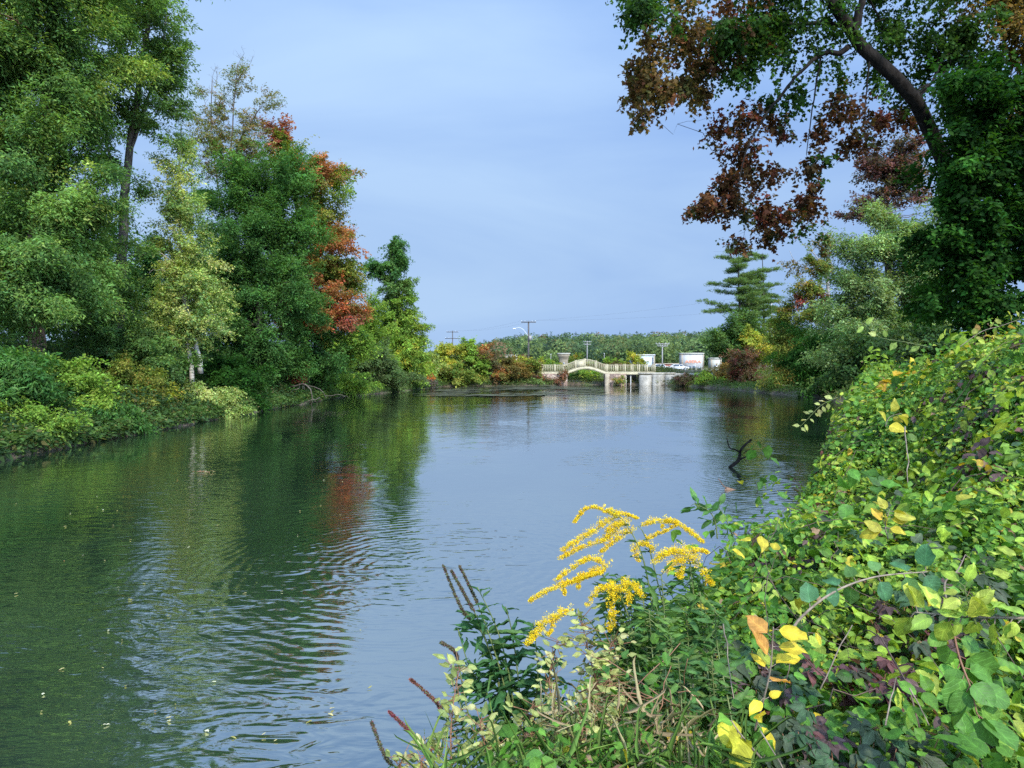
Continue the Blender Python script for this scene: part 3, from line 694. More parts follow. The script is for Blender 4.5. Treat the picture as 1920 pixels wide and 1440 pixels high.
# fallen bare branches in the water on the left
fb = thing('fallen_branch', 'bare grey fallen branches over the dark water below the scarlet sapling', 'branch', gpt(*P(545, 745, 54)[:2]))
mb = MB()
for pts, r in [([(545, 725), (575, 722), (585, 745), (580, 772)], .06), ([(560, 728), (530, 745), (508, 762)], .045), ([(575, 722), (600, 730), (612, 748)], .035), ([(530, 735), (550, 752), (560, 768)], .03),
               ([(600, 745), (580, 752), (550, 762)], .03), ([(505, 745), (520, 765)], .03), ([(585, 745), (596, 760)], .02), ([(610, 742), (640, 740), (655, 748)], .025)]:
    mb.tube(smooth_path([P(x, y, 53 + R.uniform(-.8, .8)) for x, y in pts], 9, .05), np.linspace(r, r * .4, 9), 6)
mb.build('bare_branches', 'bark', fb, fb.location, True)

# undergrowth masses that nobody could count
def scatter(name, label, region, n, hfun, pal, leaf, shape='kite', mat='leaf', up=.7):
    """region: list of (x0,x1,y0,y1,weight)"""
    xs, ys = [], []
    w = np.array([r[4] for r in region], float); w /= w.sum()
    for r, k in zip(region, (w * n).astype(int)):
        xs.append(R.uniform(r[0], r[1], k)); ys.append(R.uniform(r[2], r[3], k))
    x = np.concatenate(xs); y = np.concatenate(ys)
    d = sdf(x, y); ok = d > -.22; x, y, d = x[ok], y[ok], d[ok]
    h = hfun(x, y, d); z = np.maximum(ground(x, y), .05) + h * R.random(len(x)) ** .6
    m = len(x)
    dd = rnd_unit(m) * [1, 1, .5] - [0, 0, .2]; nn = rnd_unit(m) * .7 + [0, 0, up]
    L = leaf[0] * np.exp(R.normal(0, .25, m))
    ck = (nz(x, y, .8) * .5 + .5); col = pick(pal, m) * (0.75 + .5 * ck)[:, None] * np.exp(R.normal(0, .22, m))[:, None]
    o = leaf_mesh(name, np.column_stack([x, y, z]), dd, nn, L, L * leaf[1] / leaf[0], np.clip(col, .004, .8), shape, mat)
    return tag(o, label, None, None, 'stuff')
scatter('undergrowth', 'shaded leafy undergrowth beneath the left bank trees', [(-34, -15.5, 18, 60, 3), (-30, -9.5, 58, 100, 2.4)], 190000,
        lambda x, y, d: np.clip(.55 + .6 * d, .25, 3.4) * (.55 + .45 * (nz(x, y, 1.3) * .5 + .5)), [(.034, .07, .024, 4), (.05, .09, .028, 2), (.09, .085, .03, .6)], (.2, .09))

scatter('shore_growth', 'low leafy growth hanging over the waterline of the pond', [(-18.2, -15.0, 18, 66, 5), (-16.5, -9, 62, 99, 2.5), (-10, 6, 94, 102, 1.5), (22, 29, 56, 102, 2), (5, 27, 14, 58, 3)], 135000,
        lambda x, y, d: np.clip(.62 - .12 * d, .15, .7) * (.5 + .9 * (nz(x, y, .9, 2) * .5 + .5)), [(.055, .11, .028, 4), (.085, .14, .034, 3), (.12, .11, .04, .7)], (.17, .075))

# ------------------------------------------------------------------ far bank bushes
FARB = [
 ('yellow_bush', 'yellow-topped bush farthest left on the far bank', [(838, 672, 30, 20), (850, 655, 26, 12)], YELLOWG, 98),
 ('green_bush', 'tall green bush rising above its neighbours on the far bank', [(880, 648, 17, 10), (885, 668, 22, 16), (890, 690, 26, 22)], VINEG, 98.5),
 ('orange_brown_bush', 'orange-brown bush right of the tall green one', [(905, 658, 14, 12, ORANGE), (915, 682, 26, 22)], BROWN, 99),
 ('rough_bush', 'rough green bush sitting low at the water on the far bank', [(845, 702, 40, 20), (880, 708, 26, 14)], OLIVE, 96.5),
 ('shrubby_willow', 'soft yellow-green bush next to the vine-wrapped tower', [(812, 690, 22, 24), (800, 700, 20, 18)], PALEG, 95.5),
 ('rusty_bush', 'rusty low bush at the water with a reddish foot', [(936, 704, 17, 12, ORANGE), (930, 714, 20, 7, BROWN)], BROWN, 98),
 ('olive_brown_bush', 'olive and gold bush between the rusty bush and the pole', [(950, 685, 22, 16), (962, 698, 24, 18)], GOLD, 99.5),
 ('plain_bush', 'plain olive bush left of the footbridge railing', [(975, 696, 24, 16), (990, 688, 18, 14)], OLIVE, 101),
 ('reed_clump', 'pale green reed clump at the water left of the stone abutment', [(985, 714, 22, 7)], [(.12, .17, .05, 3), (.10, .15, .045, 2)], 100.3),
 ('brown_bush', 'brown bush hugging the left end of the footbridge', [(1002, 698, 12, 18), (998, 682, 12, 10)], BROWN, 102),
]
for nm, lab, bl, pal, D in FARB:
    shrub(nm, lab, 'bush', D, bl, pal, (.26, .14), 3.4, .7, .25, BFB, 6, base=gpt(*P(bl[0][0], 715, D)[:2]))
BEHIND = [
 ('roadside_bush', 'yellow-green bush above the railing behind the white-blue building corner', [(1193, 672, 14, 14), (1188, 686, 20, 10)], YELLOWG, 125),
 ('roadside_bush', 'olive bush behind the flat right part of the railing', [(1150, 688, 22, 9), (1130, 690, 16, 7)], BROWN, 122),
 ('roadside_bush', 'pale green bush right of the arch crown behind the bridge', [(1145, 680, 16, 8), (1118, 684, 12, 7)], FRESH, 128),
 ('roadside_bush', 'green bush left of the flared tan tower', [(1028, 684, 22, 8), (1010, 682, 16, 9)], VINEG, 120),
 ('roadside_bush', 'olive bush right of the flared tan tower', [(1078, 676, 16, 10), (1092, 684, 14, 8)], OLIVE, 132),
 ('roadside_bush', 'yellowish bush below the small pale building', [(955, 680, 24, 7), (985, 678, 14, 9)], YELLOWG, 118),
 ('roadside_bush', 'dark green bush seen through the arch, left half', [(1058, 706, 18, 11), (1070, 712, 14, 9)], DEEP, 107),
 ('roadside_bush', 'bright green bush seen through the arch, right half', [(1098, 704, 18, 12), (1116, 710, 14, 10)], VINEG, 107),
]
for nm, lab, bl, pal, D in BEHIND:
    shrub(nm, lab, 'bush', D, bl, pal, (.28, .16), 3.2, .7, .2, 'bushes behind the footbridge', 5)
scatter('rough_grass', 'rough grass and weeds covering the open ground around the pond', [(-14, 26, 97, 122, 3), (-60, 90, 122, 300, 2), (20, 45, 55, 110, 1.5), (3, 30, -2, 50, 5), (-4, 3, -6, 0, .5)], 100000,
        lambda x, y, d: np.where(y < 101, .45, .35) * np.where(y < 50, .6, 1) + .002 * y, [(.10, .12, .035, 3), (.075, .10, .03, 3), (.15, .13, .06, 1)], (.45, .08), up=.2)

# ------------------------------------------------------------------ right bank trees and bushes
def pine(label, D, px, ytop, ybase, prof, r0, pal, sparse=1.0):
    top = P(px, ytop, D); base = P(px, ybase, D); g = gpt(base[0], base[1])
    o = thing('pine_tree', label, 'tree', g, GRB)
    mb = MB(); path = smooth_path([g - [0, 0, .05], (g + top) / 2 + [.15, 0, 0], top], 12, .03); mb.tube(path, np.linspace(r0, .03, 12), 8); mb.build('trunk', 'bark_dark', o, g, True)
    br = MB(); C_, D_, N_ = [], [], []
    H = top[2] - g[2]
    lev = np.concatenate([np.linspace(.2, .97, 13)])
    for k, t in enumerate(lev):
        Lm = np.interp(t, [p[0] for p in prof], [p[1] for p in prof])
        nb = R.integers(4, 7)
        for j in range(nb):
            if R.random() > sparse: continue
            a = R.uniform(0, 2 * np.pi); L = Lm * R.uniform(.55, 1.1)
            s = g + [0, 0, t * H + R.uniform(-.2, .2)]
            e = s + np.array([math.cos(a) * L, math.sin(a) * L, L * R.uniform(-.12, .28)])
            pth = limb_path(s, e, 6, -.06, .02); br.tube(pth, np.linspace(.045, .012, 6), 5, False)
            nt = int(7 + 8 * L)
            for q in range(nt):
                f = R.uniform(.25, 1.05); c = s + (e - s) * f + R.normal(0, [.22, .22, .06]) * (1 + .5 * L * .3)
                m = 26
                az = R.uniform(0, 2 * np.pi, m)
                dd = np.column_stack([np.cos(az), np.sin(az), R.normal(.35, .3, m)]) + .7 * unit(e - s)
                C_.append(c + R.normal(0, [.2, .2, .10], (m, 3))); D_.append(dd); N_.append(rnd_unit(m) + [0, 0, .8])
    br.build('branches', 'bark_dark', o, g, True)
    c = np.concatenate(C_); m = len(c)
    col = pick(pal, m) * np.exp(R.normal(0, .2, m))[:, None]
    L = R.uniform(.22, .4, m)
    leaf_mesh('crown', c, np.concatenate(D_), np.concatenate(N_), L, L * .2, col, 'kite', 'leaf', o, g)
PINE = [(0.112, 0.176, 0.05, 3), (0.084, 0.147, 0.044, 3), (0.155, 0.191, 0.048, 1.2)]
pine('tall pine with flat tiers of branches, nearest the open sky', 98, 1384, 468, 700, [(.2, 3.6), (.45, 5.0), (.7, 4.2), (.85, 3.2), (.97, 1.9)], .26, PINE)
pine('thinner pine just right of the first, partly hidden by hanging maple leaves', 106, 1430, 474, 700, [(.2, 3.2), (.5, 4.4), (.75, 3.8), (.97, 1.6)], .25, PINE, .75)
tree('broadleaf_tree', 'dark broadleaf tree under the tiers of the tall pine', 'tree', 95, [(1372, 700), (1372, 640), (1374, 600)], .22, [(1365, 632, 34, 26), (1395, 610, 34, 30), (1350, 650, 22, 16), (1410, 650, 26, 24), (1385, 660, 30, 20)], ASH, (.26, .15), 3.4, 1.0, .3, 'bark_dark', GRB)
shrub('brush_clump', 'dark brown brush beside the concrete wall', 'bush', 97, [(1302, 712, 28, 8), (1282, 710, 14, 7)], [(.09, .07, .035, 3), (.06, .06, .028, 2), (.12, .07, .06, 1)], (.24, .08), 3.2, .5, .2, BRB, 6)
shrub('small_green_bush', 'small fresh green bush at the waterline below the pine', 'bush', 92, [(1330, 708, 20, 13), (1345, 714, 22, 8)], FRESH, (.25, .12), 3.3, .6, .3, BRB, 6)
shrub('golden_olive_bush', 'golden olive bush behind the small green one', 'bush', 93, [(1355, 692, 20, 18), (1372, 704, 20, 14)], GOLD, (.25, .12), 3.3, .6, .3, BRB, 6)
shrub('russet_bush', 'russet brown bush right of the golden olive bush', 'bush', 86, [(1393, 682, 26, 28), (1405, 705, 28, 18), (1400, 660, 14, 12)], [(.14, .075, .045, 3), (.10, .07, .035, 3), (.19, .06, .04, 1), (.09, .09, .03, 1.5)], (.24, .12), 3.2, .6, .3, BRB, 7)
shrub('yellow_tall_bush', 'tall yellow bush above the russet one', 'bush', 92, [(1415, 642, 26, 20), (1428, 662, 20, 18), (1405, 625, 14, 10)], YELLOWG, (.26, .13), 3.2, .7, .3, BRB, 7)
shrub('willow_thicket', 'tall hanging olive-yellow thicket reaching down to the water', 'bush', 74, [(1475, 625, 34, 38), (1466, 670, 26, 36), (1490, 665, 34, 40), (1468, 708, 30, 22), (1500, 700, 30, 30)], OLIVE, (.24, .08), 3.4, .9, .7, BRB, 10)
tree('viny_snag', 'broken grey trunk hung with golden and red creepers', 'tree', 72, [(1556, 700), (1556, 600), (1552, 520), (1554, 440)], .24,
     [(1548, 458, 16, 20, GOLD), (1530, 500, 20, 30, OLIVE), (1520, 540, 30, 24, OLIVE), (1502, 562, 9, 15, RED), (1538, 562, 9, 26, [(.16, .045, .03, 3), (.12, .06, .03, 2)]), (1492, 500, 18, 14, GOLD, '.5'), (1510, 585, 40, 24, OLIVE), (1545, 490, 16, 22, GOLD)],
     OLIVE, (.2, .12), 2.4, .6, .4, 'grey_wood', GRB, extra=[([(1552, 520), (1530, 480), (1498, 450)], .07), ([(1540, 505), (1500, 500), (1480, 470)], .05)], tuft=[(1500, 450, -.5, .6, 1.5), (1554, 445, .2, 1, 1.2)], r1=.5)
shrub('shade_bush', 'large dark green bush at the right waterline, in deep shade', 'bush', 62, [(1535, 660, 52, 50), (1580, 640, 64, 56), (1600, 700, 64, 46), (1515, 700, 34, 36), (1560, 715, 50, 26)], DEEP, (.2, .1), 3.6, .9, .4, BRB, 12)
tree('pale_green_tree', 'bright pale green tree standing behind the vine bank', 'tree', 44, [(1660, 690), (1662, 560), (1660, 400)], .26,
     [(1660, 412, 34, 26), (1625, 465, 50, 38), (1690, 470, 56, 46), (1600, 530, 44, 40), (1660, 550, 78, 48), (1725, 520, 46, 50), (1590, 595, 46, 36), (1650, 620, 80, 40), (1730, 600, 60, 50), (1745, 470, 40, 60), (1740, 410, 30, 30), (1620, 660, 80, 30)],
     [(.22, .29, .11, 3), (.16, .235, .08, 3), (.095, .16, .05, 2)], (.17, .075), 3.3, .85, .4, 'bark', GRB)
tree('purple_maple', 'purple-red maple showing above the pale green tree', 'tree', 54, [(1670, 600), (1668, 450), (1660, 320)], .26,
     [(1660, 300, 46, 38), (1690, 350, 44, 42), (1625, 328, 28, 24), (1600, 402, 30, 14), (1640, 375, 36, 30), (1700, 300, 30, 40)], PURPLE, (.17, .13), 2.8, .7, .2, 'bark_dark', GRB)
tree('ivy_smothered_tree', 'dark green mass of vines smothering a tree at the right edge', 'tree', 13.2, [(1855, 640), (1852, 450), (1865, 330)], .1,
     [(1800, 330, 58, 70), (1870, 260, 72, 90), (1830, 440, 66, 80), (1905, 420, 60, 100), (1800, 550, 52, 56), (1885, 560, 70, 66), (1850, 165, 64, 50), (1775, 440, 34, 60), (1950, 300, 70, 200), (1752, 560, 34, 40, 1.5), (1790, 250, 34, 40)],
     DEEP, (.085, .055), 4.4, .36, .45, 'bark_dark', GRB, shape='fold')
shrub('dark_understorey_bush', 'dark bush between the vine bank and the pale green tree', 'bush', 24, [(1690, 650, 60, 40), (1640, 665, 46, 36), (1740, 640, 50, 46), (1600, 690, 50, 36)], [(.03, .065, .02, 3), (.045, .085, .026, 3), (.07, .11, .03, 1)], (.12, .065), 3.5, .5, .4, BRB, 10)
tree('golden_tree', 'golden-brown branch tips in the top right corner', 'tree', 15, [(2060, 640), (2050, 300), (1990, 60)], .16,
     [(1895, 40, 46, 42), (1950, 90, 60, 60), (1900, -30, 70, 50), (1985, 200, 70, 90)], GOLD, (.1, .055), 3.0, .4, .7, 'bark_dark', GRB)

# the big maple that hangs over the right of the picture
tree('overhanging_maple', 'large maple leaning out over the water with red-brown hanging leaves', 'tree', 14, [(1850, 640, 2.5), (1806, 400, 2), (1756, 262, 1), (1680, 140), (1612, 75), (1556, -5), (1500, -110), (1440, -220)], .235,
     [(1205, 22, 56, 50, MAPG, -1.5), (1215, 120, 46, 62, MAPB, -1), (1200, 190, 22, 34, MAPB, -1), (1275, 95, 46, 66, MAPB, -.5, '.8'), (1310, 160, 36, 36, MAPB, '.7'), (1340, 45, 80, 56, MAPR, '.9'), (1405, 120, 76, 70, MAPG), (1380, 60, 60, 50, MAPG, -.8),
      (1470, 40, 70, 50, MAPG, .6), (1500, 90, 60, 50, MAPG, '.7'), (1560, 30, 40, 40, MAPG, '.6'), (1690, 60, 70, 62, MAPG, 1.6), (1640, 120, 40, 40, MAPG, 1.4, '.6'), (1800, 60, 70, 90, MAPG, 1), (1720, 170, 46, 46, MAPG, 1.6, '.7'),
      (1395, 225, 48, 34, MAPR), (1385, 290, 40, 42, MAPR, '.9'), (1440, 190, 36, 30, MAPG, '.8'), (1460, 240, 34, 24, MAPR, '.7'), (1330, 378, 44, 30, MAPR), (1380, 375, 40, 40, MAPR), (1430, 400, 46, 36, MAPR, '.8'), (1400, 455, 42, 24, MAPR, '.9'), (1450, 440, 26, 36, MAPR, '.6'),
      (1520, 385, 34, 36, MAPR, '.7'), (1538, 322, 22, 34, MAPG, '.8'), (1545, 250, 28, 30, MAPR, '.7'), (1575, 200, 40, 50, MAPR, '.5'), (1510, 430, 26, 24, MAPG, '.6'), (1610, 260, 40, 32, MAPR, '.7'), (1660, 220, 40, 40, MAPR, 1.3, '.55'), (1490, 180, 40, 30, MAPG, '.5'), (1350, 245, 20, 24, MAPR, '.5'),
      (1395, 262, 36, 46, MAPR, -.2, '.8'), (1365, 335, 26, 30, MAPR, -.2), (1512, 320, 22, 60, MAPR, '.6'), (1600, 200, 40, 44, MAPR, '.5'), (1250, 155, 34, 46, MAPB, -.6, '.8'), (1190, 150, 20, 50, MAPB, -.9), (1290, 160, 30, 36, MAPB, -.5, '.7'), (1340, 110, 50, 50, MAPR, '.8'),
      (1310, 395, 30, 20, MAPR, -.1), (1450, 330, 40, 26, MAPR, '.5'), (1480, 395, 30, 30, MAPR, '.6'), (1560, 130, 40, 50, MAPG, 1.2, '.5'), (1740, 110, 60, 60, MAPG, 1.5, '.8'), (1770, 180, 40, 50, MAPG, '.7'), (1700, 230, 40, 34, MAPR, 1.5, '.5'), (1430, 60, 50, 50, MAPG, '.8'), (1260, 40, 50, 40, MAPB, -.8, '.9'), (1200, 225, 14, 22, MAPB, -.9),
      (1300, -70, 130, 70, MAPG, 1), (1480, -130, 150, 110, MAPG), (1650, -110, 130, 100, MAPG, 1), (1800, -120, 140, 120, MAPG, 2), (1600, -260, 200, 120, MAPG, 2), (1950, -220, 160, 140, MAPG, 3)],
     MAPG, (.070, .070), 1.5, .34, .6, 'shade_toned_bark', GRB, shape='maple', limbs=.5, r1=.35, shell=.1, hang=True, scl=1.12, axial=False, shade_blobs=[((9.4, 10.6, 10.6), (2.6, 2.2, 1.2), MAPG, .35), ((12.5, 11.5, 9.8), (2.6, 2.4, 1.6), MAPG, .35), ((6.4, 10.2, 11.2), (2.4, 2.0, 1.1), MAPG, .35), ((12.8, 8.6, 11.2), (2.6, 2.2, 1.4), MAPG, .3)],  # unseen crown blobs added toward the sun to shade the leaning limb
     extra=[([(1600, 62), (1612, 20), (1628, -60)], .10), ([(1590, 88, -.1), (1578, 98, -.2), (1540, 100, -.3), (1486, 152, -.4)], .06), ([(1486, 152, -.4), (1440, 210, -.6), (1400, 280, -.8), (1385, 350, -.9)], .03),
            ([(1540, 100, -.3), (1525, 190, -.3), (1512, 290, -.3)], .02), ([(1630, 115), (1625, 170), (1622, 220), (1640, 262)], .018), ([(1580, 50), (1545, 42), (1500, 45), (1400, 40), (1290, 60)], .045), ([(1560, 0), (1450, -40), (1330, -20), (1220, 60)], .05)])

shrub('abutment_creeper', 'rusty creeper hanging over the left stone abutment of the footbridge', 'creeper', 101.6, [(1020, 709, 14, 8), (1056, 700, 8, 10), (1048, 712, 8, 6)], [(.19, .085, .045, 3), (.13, .08, .04, 2), (.08, .085, .03, 1.5)], (.22, .12), 2.2, .4, .5, BFB, 5)
shrub('abutment_bush', 'grey-green bush against the tan stone pier under the footbridge', 'bush', 101.4, [(1160, 713, 9, 5), (1166, 710, 5, 6)], OLIVE, (.22, .12), 2.6, .4, .3, BFB, 5)
# ------------------------------------------------------------------ footbridge
DB = 103.0
def bx(px): return (px - 960) / FPX * DB
def bz(py): return float(P(960, py, DB)[2])
g = (bx(1010), DB, 0)
br = thing('footbridge', 'cream arched footbridge with a baluster railing at the far end of the pond', 'bridge', (bx(1116), DB, bz(697)))
bo = np.array(br.location)
x0, xa, xc, xb, x1 = bx(1008), bx(1058), bx(1098), bx(1136), bx(1226)
def deck_z(x):
    zf, zc = bz(698.5), bz(688)
    t = np.clip((x - xa) / (xb - xa), 0, 1)
    return float(zf + (zc - zf) * math.sin(math.pi * t) ** 1.25)
xs = np.unique(np.concatenate([np.linspace(x0, x1, 60), [xa, xc, xb]]))
for nm, y0, y1, up, dn in (('deck', DB - .75, DB + .75, .0, -.14), ('side_beam', DB - .84, DB - .754, .05, -.30), ('side_beam', DB + .754, DB + .84, .05, -.30)):
    mb = MB(); prof = [(x, deck_z(x) + dn) for x in xs] + [(x, deck_z(x) + up) for x in xs[::-1]]
    # thin arch: strips so the outline stays valid
    for i in range(len(xs) - 1):
        a, b = xs[i], xs[i + 1]
        V = [(a, y0, deck_z(a) + dn), (b, y0, deck_z(b) + dn), (b, y0, deck_z(b) + up), (a, y0, deck_z(a) + up)]
        V += [(p[0], y1, p[2]) for p in V]
        mb.add(V, [(0, 1, 2, 3), (7, 6, 5, 4), (0, 4, 5, 1), (3, 2, 6, 7)] + ([(0, 3, 7, 4)] if i == 0 else []) + ([(1, 5, 6, 2)] if i == len(xs) - 2 else []))
    mb.build(nm, 'cream', br, bo)
for side in (-1, 1):
    y = DB + side * .70
    rail = MB(); bal = MB()
    for i in range(len(xs) - 1):
        a, b = xs[i], xs[i + 1]
        for h, t, w in ((1.08, .05, .05), (.12, .035, .03)):
            rail.tube([(a, y, deck_z(a) + h), (b, y, deck_z(b) + h)], t, 4)
    for x in np.arange(x0 + .13, x1 - .05, .25):
        bal.tube([(x, y, deck_z(x) + .1), (x, y, deck_z(x) + 1.06)], .03, 4)
    rl = rail.build('railing', 'cream', br, bo); bal.build('balusters', 'cream', rl, bo)
    for px in (1010, 1016.5, 1040, 1057, 1079, 1096, 1117, 1137, 1156, 1171, 1185, 1197, 1212, 1226):
        x = bx(px); pm = MB(); pm.box((x - .065, y - .075, deck_z(x) - .28), (x + .065, y + .075, deck_z(x) + 1.2)); pm.box((x - .085, y - .095, deck_z(x) + 1.2), (x + .085, y + .095, deck_z(x) + 1.25))
        pm.build('railing_post', 'cream', br, bo)
pm = MB(); a, b = bx(1080.5), bx(1095)
pm.add([(a, DB - .775, deck_z(a) + .14), (b, DB - .775, deck_z(b) + .14), (b, DB - .775, deck_z(b) + 1.02), (a, DB - .775, deck_z(a) + 1.02),
        (a, DB - .755, deck_z(a) + .14), (b, DB - .755, deck_z(b) + .14), (b, DB - .755, deck_z(b) + 1.02), (a, DB - .755, deck_z(a) + 1.02)],
       [(0, 1, 2, 3), (7, 6, 5, 4), (0, 4, 5, 1), (3, 2, 6, 7), (0, 3, 7, 4), (1, 5, 6, 2)])
pm.build('sign_panel', 'cream', br, bo)
for px, r in ((1039, .12), (1042, .05), (1173, .05), (1181.5, .065)):
    pm = MB(); x = bx(px); pm.tube([(x, DB - .55, -1.0), (x, DB - .55, deck_z(x) - .14)], r, 10); pm.build('support_post', 'white_paint', br, bo, True)

def wall(name, label, parts, cat='wall', mat='stone'):
    o = thing(name, label, cat, (parts[0][1][0], parts[0][1][1], 0))
    for nm, lo, hi, m in parts:
        # a box cut into courses with slightly shifted faces so the wall is not a plain block
        mb = MB(); nx = max(2, int((hi[0] - lo[0]) / .7)); nzz = max(2, int((hi[2] - lo[2]) / .45))
        gx = np.linspace(lo[0], hi[0], nx + 1); gz = np.linspace(lo[2], hi[2], nzz + 1)
        jit = .05 if m == 'stone' else .012
        V = [(x, lo[1] + R.uniform(-jit, jit), z) for z in gz for x in gx] + [(x, hi[1], z) for z in gz for x in gx]
        k = (nx + 1) * (nzz + 1); F = []
        for j in range(nzz):
            for i in range(nx):
                q = j * (nx + 1) + i; F.append((q, q + 1, q + nx + 2, q + nx + 1)); F.append((k + q + nx + 1, k + q + nx + 2, k + q + 1, k + q))
        for i in range(nx):
            t = nzz * (nx + 1) + i; F.append((t, t + 1, k + t + 1, k + t)); F.append((k + i, k + i + 1, i + 1, i))
        for j in range(nzz):
            q = j * (nx + 1); F.append((q, q + nx + 1, k + q + nx + 1, k + q)); q += nx; F.append((k + q, k + q + nx + 1, q + nx + 1, q))
        mb.add(V, F); mb.build(nm, m, o, o.location)
    return o
wall('stone_abutment', 'reddish rubble stone abutment under the left end of the footbridge', [('masonry', (bx(1000), DB - .95, -.8), (bx(1063), DB + 1.2, bz(700.5)), 'stone')])
wall('stone_abutment', 'tan stone pier under the right foot of the arch', [('masonry', (bx(1134), DB - .9, -.8), (bx(1172), DB + 1.2, bz(700.5)), 'stone'), ('corner_pier', (bx(1134) - .1, DB - 1.05, -.8), (bx(1141), DB - .96, bz(701)), 'tan')])
cw = wall('concrete_wall', 'weathered concrete sluice wall right of the footbridge', [('wall_panel', (bx(1197), DB - 1.6, -.8), (bx(1219), DB + .9, bz(703)), 'concrete'), ('wall_panel', (bx(1219) + .02, DB - 1.9, -.8), (bx(1242), DB + .9, bz(702)), 'concrete'),
    ('wall_panel', (bx(1242) + .02, DB - 2.2, -.8), (bx(1262), DB + .9, bz(702.3)), 'concrete'), ('end_pillar', (bx(1262) + .02, DB - 2.4, -.8), (bx(1266), DB + .9, bz(700.5)), 'concrete'), ('coping', (bx(1195), DB - 1.2, bz(701.5) + .01), (bx(1264), DB + 1.1, bz(698.5)), 'concrete')])
mb = MB(); mb.box((bx(1172) + .02, DB + 1.3, -.8), (bx(1197) - .02, DB + 1.6, bz(700.5))); ob = mb.build('opening_shade_panel', 'bark_dark', cw, cw.location)  # dark panel standing in for the shade inside the opening between the posts
wall('low_stone_wall', 'low stone wall running behind the dark brush, right of the concrete wall', [('masonry', (bx(1268), DB + 1, -.3), (bx(1352), DB + 1.8, bz(700)), 'concrete')])

# ------------------------------------------------------------------ buildings behind the far bank
def building(name, label, D, x0p, x1p, ytop, depth, mat, cap=None, sign=None, flare=0, win=(), door=None, side=None):
    a, b = P(x0p, ytop, D), P(x1p, ytop, D); z1 = a[2]; z0 = 1.4
    o = thing(name, label, 'building', ((a[0] + b[0]) / 2, D + depth / 2, z0)); og = np.array(o.location)
    mb = MB()
    if flare:
        lv = [(0, 0), (.55, 0), (.78, .18 * flare), (.9, .5 * flare), (1, .5 * flare)]
        V = []; 
        for t, e in lv:
            z = z0 + t * (z1 - z0); V += [(a[0] - e, D - e, z), (b[0] + e, D - e, z), (b[0] + e, D + depth + e, z), (a[0] - e, D + depth + e, z)]
        F = [tuple(i * 4 + j for j in (0, 1, 2, 3))[::-1] for i in (0,)]
        for i in range(len(lv) - 1): F += [(i * 4 + j, i * 4 + (j + 1) % 4, i * 4 + 4 + (j + 1) % 4, i * 4 + 4 + j) for j in range(4)]
        F.append(tuple(4 * (len(lv) - 1) + j for j in range(4))); mb.add(V, F)
        e = .5 * flare
    else:
        mb.box((a[0], D, z0), (b[0], D + depth, z1)); e = 0
    mb.build('wall', mat, o, og)
    c = MB(); c.box((a[0] - .18 - e, D - .18 - e, z1 + .003), (b[0] + .18 + e, D + depth + .18 + e, z1 + .32)); c.build('roof', cap or 'roof', o, og)
    if not flare:
        k = MB(); k.box((a[0] - .05, D - .05, z0 - .2), (b[0] + .05, D - .004, z0 + .45)); k.build('plinth', 'concrete', o, og)
        for xx in (a[0], b[0]):
            k = MB(); k.box((xx - .13, D - .09, z0 + .46), (xx + .13, D - .004, z1 - .01)); k.build('corner_trim', 'tan', o, og)
    for (u0, u1, v0, v1) in win:
        w = MB(); X0 = a[0] + u0 * (b[0] - a[0]); X1 = a[0] + u1 * (b[0] - a[0]); Z0 = z0 + v0 * (z1 - z0); Z1 = z0 + v1 * (z1 - z0)
        w.box((X0 - .08, D - .06, Z0 - .08), (X1 + .08, D - .003, Z1 + .08)); f = w.build('window', 'white_paint', o, og)
        w = MB(); w.box((X0, D - .075, Z0), (X1, D - .063, Z1)); p = w.build('pane', 'glass', f, og)
    if sign:
        txt, u0, u1, v0, v1 = sign
        cu = bpy.data.curves.new('sign_lettering', 'FONT'); cu.body = txt; cu.extrude = .04; cu.align_x = 'LEFT'; cu.offset = .02
        t = bpy.data.objects.new('sign_lettering', cu); COL.objects.link(t)
        bpy.context.view_layer.update()
        wdt = t.dimensions.x; hgt = t.dimensions.y
        sx = (u1 - u0) * (b[0] - a[0]) / wdt; sz = (v1 - v0) * (z1 - z0) / hgt
        dg = bpy.context.evaluated_depsgraph_get(); me = bpy.data.meshes.new_from_object(t.evaluated_get(dg)); bpy.data.objects.remove(t)
        t = bpy.data.objects.new('sign_lettering', me); COL.objects.link(t)
        me.materials.clear(); me.materials.append(M['red_letter'])
        t.parent = o; t.scale = (sx, sz, 1); t.rotation_euler = (math.pi / 2, 0, 0); t.location = np.array([a[0] + u0 * (b[0] - a[0]), D - .06, z0 + v0 * (z1 - z0)]) - og
    return o
building('shop_building', 'white box building with red sign letters across its front', 178, 1279, 1319, 664, 3, 'white_paint', 'pale_tan', ('AIIERA', .14, .90, .47, .64), win=[(.30, .42, .04, .30), (.5, .62, .04, .3), (.72, .9, .04, .2)])
building('shop_building', 'white corner of a building at the right of the red-lettered one', 185, 1334, 1352, 673, 3, 'pale_tan', 'pale_tan', win=[(.3, .6, .2, .45)])
building('metal_shed', 'pale blue-white metal building behind the railing end', 168, 1186, 1227, 667, 4, 'blue_white', 'white_paint', win=[(.9, .955, .05, .9)])
building('small_building', 'small pale building far left behind the bushes', 230, 949, 970, 667, 6, 'pale_tan', 'pale_tan', win=[(.5, .75, .45, .6)])
building('tan_tower', 'tan stucco tower with a flared cap behind the arch', 205, 1050, 1065, 664, 3, 'tan', 'pale_tan', flare=.9, win=[(.42, .55, .3, .45)])
building('brick_building', 'long low red brick building behind the parked cars', 215, 1226, 1282, 683, 10, 'red_brick', 'tan', win=[(.05, .2, .3, .6), (.3, .45, .3, .6), (.55, .7, .3, .6)])

